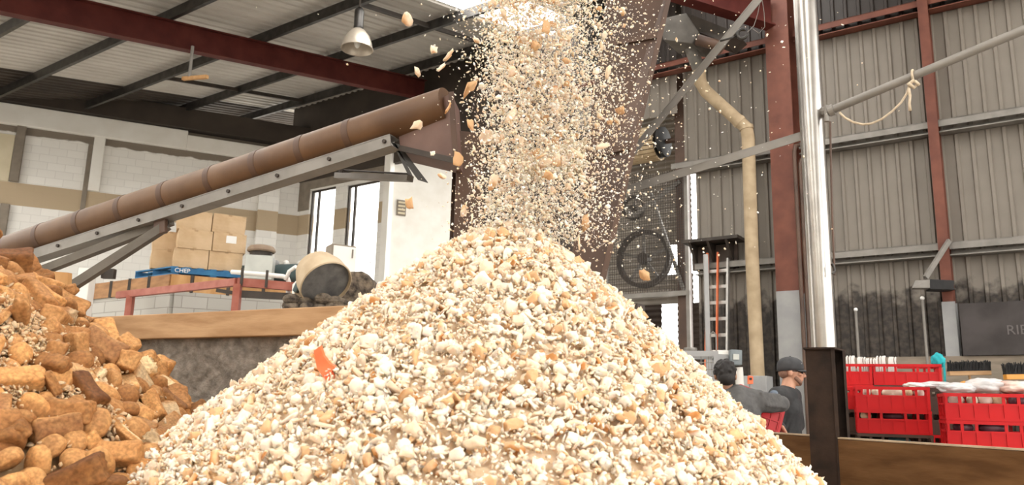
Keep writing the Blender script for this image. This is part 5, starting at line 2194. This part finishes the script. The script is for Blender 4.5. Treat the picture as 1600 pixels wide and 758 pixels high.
tz = BZ + 3 * 0.207 + 0.02
def onR(a, b, z):
    return V(pR.x, pR.y, 0) + BAX * a + BAY * b + ZUP * (tz + z)
bag(onR(0.12, 0.16, 0.02), (0.13, 0.13, 0.045), 'bag', 'crumpled clear bag at the near edge of the top crate by the dark crates', 1)
bag(onR(0.32, 0.20, 0.04), (0.15, 0.14, 0.06), 'bag', 'crumpled clear bag with a high fold in the middle of the top crate', 2)
bag(onR(0.50, 0.16, 0.03), (0.12, 0.13, 0.05), 'bag_pink', 'pinkish bagged bread on the far end of the top crate', 3)
bag(onR(0.22, 0.30, 0.05), (0.07, 0.08, 0.035), 'orange_dull', 'small orange bagged bread among the clear bags', 4)
bag(V(pM.x, pM.y, 0) + BAX * 0.70 + BAY * 0.35 + ZUP * (BZ + 3 * 0.207 + 0.092), (0.17, 0.15, 0.035), 'bag', 'flat clear bag spread over the upper dark crate between the stacks', 5)
bag(V(pM.x, pM.y, 0) + BAX * 0.50 + BAY * 0.22 + ZUP * (BZ + 3 * 0.207 + 0.085), (0.09, 0.10, 0.03), 'bag_white', 'small milky bag at the corner of the top middle red crate', 6)
# white plastic strips standing in the back crate, teal cloth at its corner
for k in range(5):
    p = V(pB.x, pB.y, 0) + BAX * (0.42 + k * 0.095) + BAY * (0.16 + 0.02 * (k % 2))
    z0 = BZ + 3 * 0.207 + 0.12
    hh = 0.275 - 0.012 * (k % 3)
    mb = MB()
    for j in range(5):
        x0 = -0.04 + j * 0.018
        lean = 0.012 * math.sin(k * 2 + j)
        mb.tube([p + BAX * x0 + ZUP * z0, p + BAX * (x0 + lean * 0.5) + ZUP * (z0 + hh * 0.6), p + BAX * (x0 + lean) + ZUP * (z0 + hh - 0.012), p + BAX * (x0 + lean + 0.006) + BAY * 0.012 + ZUP * (z0 + hh), p + BAX * (x0 + lean + 0.01) + BAY * 0.03 + ZUP * (z0 + hh - 0.03)], 0.0085, n=7)
    ob = mb.build('plastic_bag_bundle', MT['bag_white'], smooth=True)
    tag(ob, 'white plastic bag bundle standing upright in the topmost back crate', 'plastic bag', 'white plastic bag bundles in the back crate')
tc_ = at(1467, 578, 7.92)
tc_.z = 0
tzt = BZ + 4 * 0.207 + 0.10
mb = MB()
vs, fs = ico(4)
for_pts = []
for v in vs:
    w = Vector(v)
    k = 1 + 0.2 * noise.noise(w * 2.2) + 0.12 * noise.noise(w * 7)
    zz = w.z * 0.075 * k
    for_pts.append(tc_ + BAX * (w.x * 0.062 * k) + BAY * (w.y * 0.06 * k) + ZUP * (tzt + 0.05 + zz))
mb.add(for_pts, [tuple(int(i) for i in f) for f in fs])
t = thing('teal_cloth', tc_ + ZUP * tzt, 'bright teal cloth bunched over the corner of the back red crate', 'cloth')
mb.build('bunched_cloth', MT['teal'], t, smooth=True)
mb = MB()
mb.prism([tc_ + BAX * 0.035 - BAY * 0.045 + ZUP * (tzt + 0.03), tc_ + BAX * 0.055 - BAY * 0.045 + ZUP * (tzt + 0.02), tc_ + BAX * 0.05 - BAY * 0.045 + ZUP * (tzt - 0.17), tc_ + BAX * 0.032 - BAY * 0.045 + ZUP * (tzt - 0.15)], BAY * 0.012)
mb.build('hanging_tail', MT['teal'], t)


def broom(x0, x1, yt, yb, Y, mm_b, mm_h, lab):
    a, b = at(x0, (yt + yb) / 2, Y), at(x1, (yt + yb) / 2 - 1, Y)
    root = thing('push_broom', V((a.x + b.x) / 2, Y, 0), lab, 'broom')
    h_ = (yb - yt) / FPX * Y
    d = (b - a).normalized()
    mb = MB()
    n_ = 60
    rr = np.random.default_rng(int(x0))
    for k in range(n_):
        f = (k + 0.5) / n_
        p = a.lerp(b, f)
        for j in range(5):
            q = p + V(0, (j - 2) * 0.014, 0)
            mb.cyl(q + ZUP * (-h_ * 0.22), q + ZUP * (h_ * 0.42 + float(rr.normal(0, 0.012))) + d * float(rr.normal(0, 0.016)) + V(0, float(rr.normal(0, 0.01)) - 0.01, 0), 0.006, 0.005, 5)
    mb.build('bristles', MT[mm_b], root)
    mb = MB()
    mb.bar(a + ZUP * (-h_ * 0.38), b + ZUP * (-h_ * 0.38), 0.07, h_ * 0.34)
    mb.build('head', MT[mm_h], root, bevel=0.006)
    mb = MB()
    c = (a + b) / 2
    mb.tube([V(c.x + 0.05, Y - 0.06, 0), c + ZUP * (-h_ * 0.4)], 0.014, n=10)
    mb.build('handle', MT['tan_wood'], root, smooth=50)


broom(1481, 1546, 566, 586, 9.3, 'black', 'tan_wood', 'upturned push broom with long black bristles behind the clear bags')
broom(1569, 1640, 568, 592, 9.0, 'black', 'orange_dull', 'upturned push broom with an orange head near the dark scuffed board')

# ------------------------------------------------------------------ the two workers
def remesh(o, vox, it=6, fac=0.5):
    r = o.modifiers.new('skin', 'REMESH')
    r.mode = 'VOXEL'
    r.voxel_size = vox
    r.use_smooth_shade = True
    s = o.modifiers.new('relax', 'SMOOTH')
    s.factor = fac
    s.iterations = it
    return o


def axes(fwd, up=(0, 0, 1)):
    f = Vector(fwd).normalized()
    r = f.cross(Vector(up)).normalized()
    u = r.cross(f).normalized()
    return r, f, u


def head_shapes(mb, c, ax, k=1.0):
    """skull, jaw, nose, brow, lips, chin, ears about head centre c; ax = right, forward, up"""
    r, f, u = ax
    P = lambda x, y, z: c + r * (x * k) + f * (y * k) + u * (z * k)
    mb.ell(P(0, -0.012, 0.028), (0.076 * k, 0.096 * k, 0.088 * k), ax)
    mb.ell(P(0, 0.026, -0.035), (0.058 * k, 0.066 * k, 0.072 * k), ax)
    mb.ell(P(0, 0.052, -0.085), (0.034 * k, 0.028 * k, 0.026 * k), ax)
    mb.ell(P(0, 0.076, 0.030), (0.050 * k, 0.016 * k, 0.014 * k), ax)
    mb.caps(P(0, 0.086, 0.016), 0.010 * k, P(0, 0.108, -0.022), 0.0135 * k)
    mb.ell(P(0.012, 0.095, -0.024), (0.009 * k, 0.010 * k, 0.008 * k), ax)
    mb.ell(P(-0.012, 0.095, -0.024), (0.009 * k, 0.010 * k, 0.008 * k), ax)
    mb.ell(P(0, 0.086, -0.050), (0.024 * k, 0.011 * k, 0.006 * k), ax)
    mb.ell(P(0, 0.084, -0.061), (0.021 * k, 0.011 * k, 0.007 * k), ax)
    for s in (-1, 1):
        mb.ell(P(0.040 * s, 0.066, -0.012), (0.022 * k, 0.020 * k, 0.018 * k), ax)
        mb.ell(P(0.078 * s, -0.012, -0.002), (0.011 * k, 0.020 * k, 0.033 * k), ax)
    return P


def hand_shapes(mb, wrist, d, palm_n, curl=0.6, side=1, k=1.0):
    """palm, four unequal bent fingers and a thumb; d = wrist-to-knuckle direction, palm_n = way the palm faces"""
    d = Vector(d).normalized()
    n = Vector(palm_n)
    n = (n - d * n.dot(d)).normalized()
    s = d.cross(n) * side
    kn = wrist + d * 0.088 * k
    mb.caps(wrist + s * 0.012, 0.022 * k, kn + s * 0.026, 0.014 * k)
    mb.caps(wrist - s * 0.010, 0.022 * k, kn - s * 0.026, 0.013 * k)
    mb.caps(wrist, 0.023 * k, kn, 0.015 * k)
    for i, (o_, L) in enumerate(((0.033, 0.070), (0.011, 0.080), (-0.011, 0.074), (-0.032, 0.058))):
        p = kn + s * o_ * k
        a = 0.25 * curl
        for seg, f in enumerate((0.45, 0.32, 0.26)):
            a += curl * (0.55 if seg else 0.35)
            q = p + (d * math.cos(a) + n * math.sin(a)) * (L * f * k)
            mb.caps(p, (0.0100 - 0.0012 * seg) * k, q, (0.0092 - 0.0012 * seg) * k)
            p = q
    t0 = wrist + d * 0.028 * k + s * 0.026 * k
    t1 = t0 + (d * 0.55 + s * 0.75 + n * 0.35).normalized() * 0.036 * k
    t2 = t1 + (d * 0.85 + s * 0.15 + n * 0.5).normalized() * 0.030 * k
    t3 = t2 + (d * 0.9 - s * 0.1 + n * 0.45).normalized() * 0.024 * k
    mb.caps(t0, 0.014 * k, t1, 0.0115 * k)
    mb.caps(t1, 0.0115 * k, t2, 0.010 * k)
    mb.caps(t2, 0.010 * k, t3, 0.008 * k)


def limb(mb, pts, rs):
    for i in range(len(pts) - 1):
        mb.caps(pts[i], rs[i], pts[i + 1], rs[i + 1])


def boots_and_legs(root, hipL, hipR, footL, footR, fwd, body, fat=1.0):
    tr = MB()
    bt_ = []
    f = Vector(fwd).normalized()
    for hip, foot in ((hipL, footL), (hipR, footR)):
        knee = (hip + foot) / 2 + f * 0.03
        ank = foot + ZUP * 0.09
        limb(body, [hip, knee, ank], [0.085 * fat, 0.052, 0.040])
        body.ell(foot + f * 0.05 + ZUP * 0.045, (0.045, 0.12, 0.04), (f.cross(ZUP), f, ZUP))
        limb(tr, [hip, knee, ank + ZUP * 0.02], [0.102 * fat, 0.074, 0.066])
        b_ = MB()
        sx_ = f.cross(ZUP)
        b_.ell(foot + f * 0.07 + ZUP * 0.052, (0.054, 0.145, 0.05), (sx_, f, ZUP))
        b_.caps(foot + ZUP * 0.06, 0.056, foot + ZUP * 0.17, 0.054)
        b_.box(foot + f * 0.06 + ZUP * 0.014, (0.095, 0.27, 0.028), (sx_, f, ZUP))
        bt_.append(b_)
    pel = (hipL + hipR) / 2
    tr.ell(pel + ZUP * 0.02, (0.175, 0.13, 0.13), (f.cross(ZUP), f, ZUP))
    body.ell(pel + ZUP * 0.02, (0.155, 0.11, 0.12), (f.cross(ZUP), f, ZUP))
    o_ = remesh(tr.build('trousers', MT['trousers'], root), 0.012)
    for b_ in bt_:
        remesh(b_.build('boot', MT['boots'], root), 0.010, 3)


# ---- worker in a charcoal hoodie, seen from behind, one elbow out over a red crate
A_head = at(1133, 588, 6.30)
pa = thing('person', V(at(1158, 640, 6.25).x, 6.25, 0), 'person with short black hair and charcoal hoodie seen from behind, holding a red crate', 'person')
fa = V(0.35, 0.93, 0).normalized()
ra_ = fa.cross(ZUP)
hips = V(at(1160, 700, 6.25).x, 6.22, 0.93)
chest = V(at(1153, 640, 6.28).x, 6.28, at(1153, 640, 6.28).z)
neckA = at(1140, 610, 6.29)
shR = at(1184, 627, 6.25)
shL = at(1120, 633, 6.36)
elR = at(1221, 631, 6.27)
wrR = at(1221, 634, 6.56)
elL = at(1112, 672, 6.42)
wrL = at(1150, 668, 6.66)
body = MB()
axA = axes(V(0.10, 0.99, -0.12))
head_shapes(body, A_head, axA, 1.0)
limb(body, [A_head - ZUP * 0.07 - fa * 0.01, neckA - ZUP * 0.02], [0.052, 0.056])
limb(body, [neckA - ZUP * 0.06, chest, (chest + hips) / 2, hips], [0.085, 0.145, 0.135, 0.13])
limb(body, [shL, chest + ZUP * 0.05, shR], [0.065, 0.11, 0.065])
limb(body, [shR, elR, wrR], [0.052, 0.040, 0.028])
limb(body, [shL, elL, wrL], [0.052, 0.040, 0.028])
hand_shapes(body, wrR, V(-0.35, 0.8, -0.3), V(-0.6, 0.1, -0.75), 0.8, 1)
hand_shapes(body, wrL, V(0.5, 0.6, -0.35), V(0.5, -0.4, 0.6), 0.8, -1)
hL, hR = hips - ra_ * 0.095, hips + ra_ * 0.095
boots_and_legs(pa, hL, hR, V(hL.x - 0.06, 6.20, 0), V(hR.x + 0.08, 6.24, 0), fa, body)
bo = remesh(body.build('body', MT['skin_a'], pa), 0.0065, 5)
h = MB()
limb(h, [neckA - ZUP * 0.075, chest - ZUP * 0.0, (chest + hips) / 2, hips + ZUP * 0.0], [0.105, 0.170, 0.165, 0.158])
limb(h, [shL, chest + ZUP * 0.06, shR], [0.088, 0.135, 0.090])
limb(h, [shR, shR.lerp(elR, 0.5) - ZUP * 0.005, elR, wrR - (wrR - elR) * 0.12], [0.088, 0.078, 0.064, 0.050])
limb(h, [shL, elL, wrL - (wrL - elL) * 0.12], [0.084, 0.062, 0.050])
limb(h, [neckA + V(-0.055, -0.035, -0.05), neckA + V(0.0, -0.075, -0.065), neckA + V(0.07, -0.045, -0.045)], [0.045, 0.055, 0.045])
limb(h, [neckA + V(-0.07, 0.02, -0.05), neckA + V(0.0, 0.07, -0.07), neckA + V(0.07, 0.02, -0.05)], [0.038, 0.04, 0.038])
h.ell(hips + ZUP * 0.02, (0.185, 0.15, 0.09), (ra_, fa, ZUP))
for k in range(7):
    a0 = shR.lerp(elR, 0.1 + k * 0.13) + V(0.01, -0.075 + 0.004 * k, 0.02)
    h.caps(a0 + V(-0.02, 0.0, 0.045), 0.012, a0 + V(0.02, -0.004, -0.05), 0.012)
    if k < 4:
        b0_ = chest + V(-0.08 + 0.04 * k, -0.150, -0.05 - 0.02 * (k % 3))
        h.caps(b0_ + V(0.03, 0, 0.05), 0.012, b0_ + V(-0.02, 0.005, -0.07), 0.010)
remesh(h.build('hoodie', MT['hoodie'], pa), 0.008, 6)
hr_ = MB()
r_, f_, u_ = axA
PA = lambda x, y, z: A_head + r_ * x + f_ * y + u_ * z
hr_.ell(PA(0, -0.018, 0.036), (0.085, 0.100, 0.094), axA)
hr_.ell(PA(0, -0.046, -0.020), (0.072, 0.070, 0.062), axA)
for k in range(90):
    g = np.random.default_rng(k)
    v = Vector(g.normal(size=3)).normalized()
    if v.dot(V(0, 1, 0)) > 0.45 or v.z < -0.45:
        continue
    p = PA(v.x * 0.082, -0.018 + v.y * 0.098, 0.036 + v.z * 0.092)
    hr_.ell(p, (0.016, 0.016, 0.013), nu=7, nv=5)
remesh(hr_.build('hair', MT['hair'], pa), 0.007, 3)
eyeA = MB()
for s in (-1, 1):
    eyeA.ell(PA(0.031 * s, 0.078, 0.010), (0.012, 0.010, 0.010), axA, nu=12, nv=8)
eyeA.build('eyes', MT['paper'], bo, smooth=True)

# red crate carried on its end under the arm
cr = copy_tree(rc)
X = V(0.32, 0.10, 0.95).normalized()          # crate stands on end, leaning outwards, its base towards the camera
Yv = V(0.95, 0.0, -0.32)
Yv = (Yv - X * Yv.dot(X)).normalized()
Zv = X.cross(Yv)
cr.location = at(1231, 627, 6.50) - X * 0.30 - Yv * 0.20
cr.rotation_euler = Matrix((X, Yv, Zv)).transposed().to_euler()
tag(cr, 'red crate tipped on end, held under the arm of the worker in the hoodie', 'crate')
if 'group' in cr:
    del cr['group']

# ---- worker in a dark cap, face in profile
B_head = at(1237, 583, 6.90)
pb_ = thing('person', V(at(1228, 640, 6.9).x, 6.9, 0), 'person in a dark cap, sunglasses and black work shirt, seen in profile', 'person')
fb_ = V(0.93, -0.36, 0).normalized()
rb_ = fb_.cross(ZUP)
neckB = at(1230, 606, 6.90)
chestB = at(1226, 640, 6.92)
hipsB = V(at(1226, 700, 6.95).x, 6.95, 0.93)
sh1 = at(1215, 622, 6.74)       # arm nearer the camera
sh2 = at(1238, 622, 7.08)
el1, wr1 = at(1208, 662, 6.72), at(1221, 668, 6.60)
el2, wr2 = at(1247, 664, 7.06), at(1232, 684, 6.85)
axB = axes(V(0.95, -0.30, -0.04))
r_, f_, u_ = axB
PB = lambda x, y, z: B_head + r_ * x + f_ * y + u_ * z
body = MB()
head_shapes(body, B_head, axB, 1.0)
limb(body, [PB(0, -0.02, -0.06), neckB - ZUP * 0.03], [0.056, 0.060])
limb(body, [neckB - ZUP * 0.07, chestB, (chestB + hipsB) / 2, hipsB], [0.08, 0.135, 0.12, 0.125])
limb(body, [sh1, chestB + ZUP * 0.07, sh2], [0.06, 0.10, 0.06])
limb(body, [sh1, el1, wr1], [0.050, 0.038, 0.027])
limb(body, [sh2, el2, wr2], [0.050, 0.038, 0.027])
hand_shapes(body, wr1, V(0.15, -0.55, -0.5), V(-0.6, 0.1, -0.2), 0.8, 1)
hand_shapes(body, wr2, V(-0.3, -0.7, -0.3), V(-0.5, 0.1, 0.6), 0.7, -1)
hL, hR = hipsB - rb_ * 0.09, hipsB + rb_ * 0.09
boots_and_legs(pb_, hL, hR, V(hL.x, hL.y, 0), V(hR.x + 0.05, hR.y, 0), fb_, body)
bo = remesh(body.build('body', MT['skin_b'], pb_), 0.0065, 4)
h = MB()
limb(h, [neckB - ZUP * 0.025, neckB - ZUP * 0.07], [0.066, 0.085])
limb(h, [neckB - ZUP * 0.07, chestB, (chestB + hipsB) / 2, hipsB], [0.088, 0.150, 0.142, 0.150])
limb(h, [sh1 + ZUP * 0.015, chestB + ZUP * 0.085, sh2 + ZUP * 0.015], [0.082, 0.118, 0.082])
limb(h, [sh1, sh1.lerp(el1, 0.5), el1, wr1.lerp(el1, 0.12)], [0.078, 0.068, 0.058, 0.045])
limb(h, [sh2, el2, wr2.lerp(el2, 0.12)], [0.078, 0.058, 0.045])
limb(h, [neckB + V(-0.05, -0.03, -0.055), neckB + V(0.03, -0.055, -0.075), neckB + V(0.06, 0.02, -0.08)], [0.028, 0.028, 0.028])
limb(h, [neckB + V(-0.05, 0.03, -0.055), neckB + V(0.02, 0.06, -0.07), neckB + V(0.06, 0.03, -0.08)], [0.028, 0.028, 0.028])
for k in range(6):
    if k > 3:
        continue
    b0_ = chestB + V(-0.06 + 0.03 * k, -0.13, -0.06 - 0.03 * (k % 3))
    h.caps(b0_ + V(0.03, 0, 0.06), 0.012, b0_ + V(-0.02, 0.005, -0.08), 0.010)
remesh(h.build('work_shirt', MT['shirt'], pb_), 0.008, 6)
m = MB()
m.ell(sh1 + V(-0.03, -0.035, 0.03), (0.05, 0.042, 0.036))
m.build('shoulder_patch', mat('faded_blue_cloth', (0.10, 0.13, 0.17), (0.15, 0.19, 0.23), 12, 0.9), pb_, smooth=True)
# cap with peak and button
m = MB()
vs, fs = [], []
nu, nv = 28, 9
for j in range(nv + 1):
    t_ = (math.pi / 2) * j / nv
    for k in range(nu):
        a = 2 * math.pi * k / nu
        vs.append(PB(0.089 * math.sin(t_) * math.cos(a), -0.012 + 0.112 * math.sin(t_) * math.sin(a), 0.048 + 0.092 * math.cos(t_) ** 0.8))
for k in range(nu):
    a = 2 * math.pi * k / nu
    vs.append(PB(0.087 * math.cos(a), -0.014 + 0.110 * math.sin(a), 0.018 + 0.012 * math.sin(a)))
for j in range(nv + 1):
    for k in range(nu):
        l = (k + 1) % nu
        fs.append((j * nu + k, (j + 1) * nu + k, (j + 1) * nu + l, j * nu + l))
m.add(vs, fs)
capo = m.build('cap', MT['cap'], pb_, smooth=True)
sl = capo.modifiers.new('cloth', 'SOLIDIFY')
sl.thickness = 0.004
m = MB()
vs, fs = [], []
for i in range(6):
    for k in range(13):
        x = -0.078 + 0.156 * k / 12
        e = 1 - (x / 0.088) ** 2
        y = 0.085 * math.sqrt(max(e, 0)) + 0.072 * (i / 5) * math.sqrt(max(e, 0.05))
        vs.append(PB(x, y, 0.034 - 0.010 * (i / 5) - 1.4 * x * x))
fs = [(i * 13 + k, i * 13 + k + 1, (i + 1) * 13 + k + 1, (i + 1) * 13 + k) for i in range(5) for k in range(12)]
m.add(vs, fs)
pk = m.build('peak', MT['cap'], capo, smooth=True)
sl = pk.modifiers.new('cloth', 'SOLIDIFY')
sl.thickness = 0.006
m = MB()
m.ell(PB(0, -0.012, 0.142), (0.008, 0.008, 0.005), axB, nu=10, nv=6)
m.build('button', MT['cap'], capo, smooth=True)
m = MB()
for q in ((0.030, 0.084), (0.042, 0.078)):
    m.box(PB(q[0], q[1], 0.082), (0.008, 0.004, 0.012), axB)
m.build('badge', MT['grey_paint'], capo)
m = MB()
hb = MB()
hb.ell(PB(0, -0.055, 0.0), (0.076, 0.058, 0.055), axB)
for s in (-1, 1):
    hb.caps(PB(0.050 * s, 0.035, -0.045), 0.020, PB(0.030 * s, 0.070, -0.078), 0.018)
hb.ell(PB(0, 0.062, -0.088), (0.030, 0.024, 0.020), axB)
remesh(hb.build('short_hair', MT['stubble'], pb_), 0.007, 3)
m = MB()
for s in (-1, 1):
    m.ell(PB(0.034 * s, 0.085, 0.012), (0.026, 0.010, 0.017), axB, nu=16, nv=10)
    m.bar(PB(0.058 * s, 0.078, 0.016), PB(0.082 * s, -0.01, 0.014), 0.005, 0.007)
m.bar(PB(-0.01, 0.094, 0.016), PB(0.01, 0.094, 0.016), 0.004, 0.004)
m.build('sunglasses', MT['black'], pb_, smooth=50)
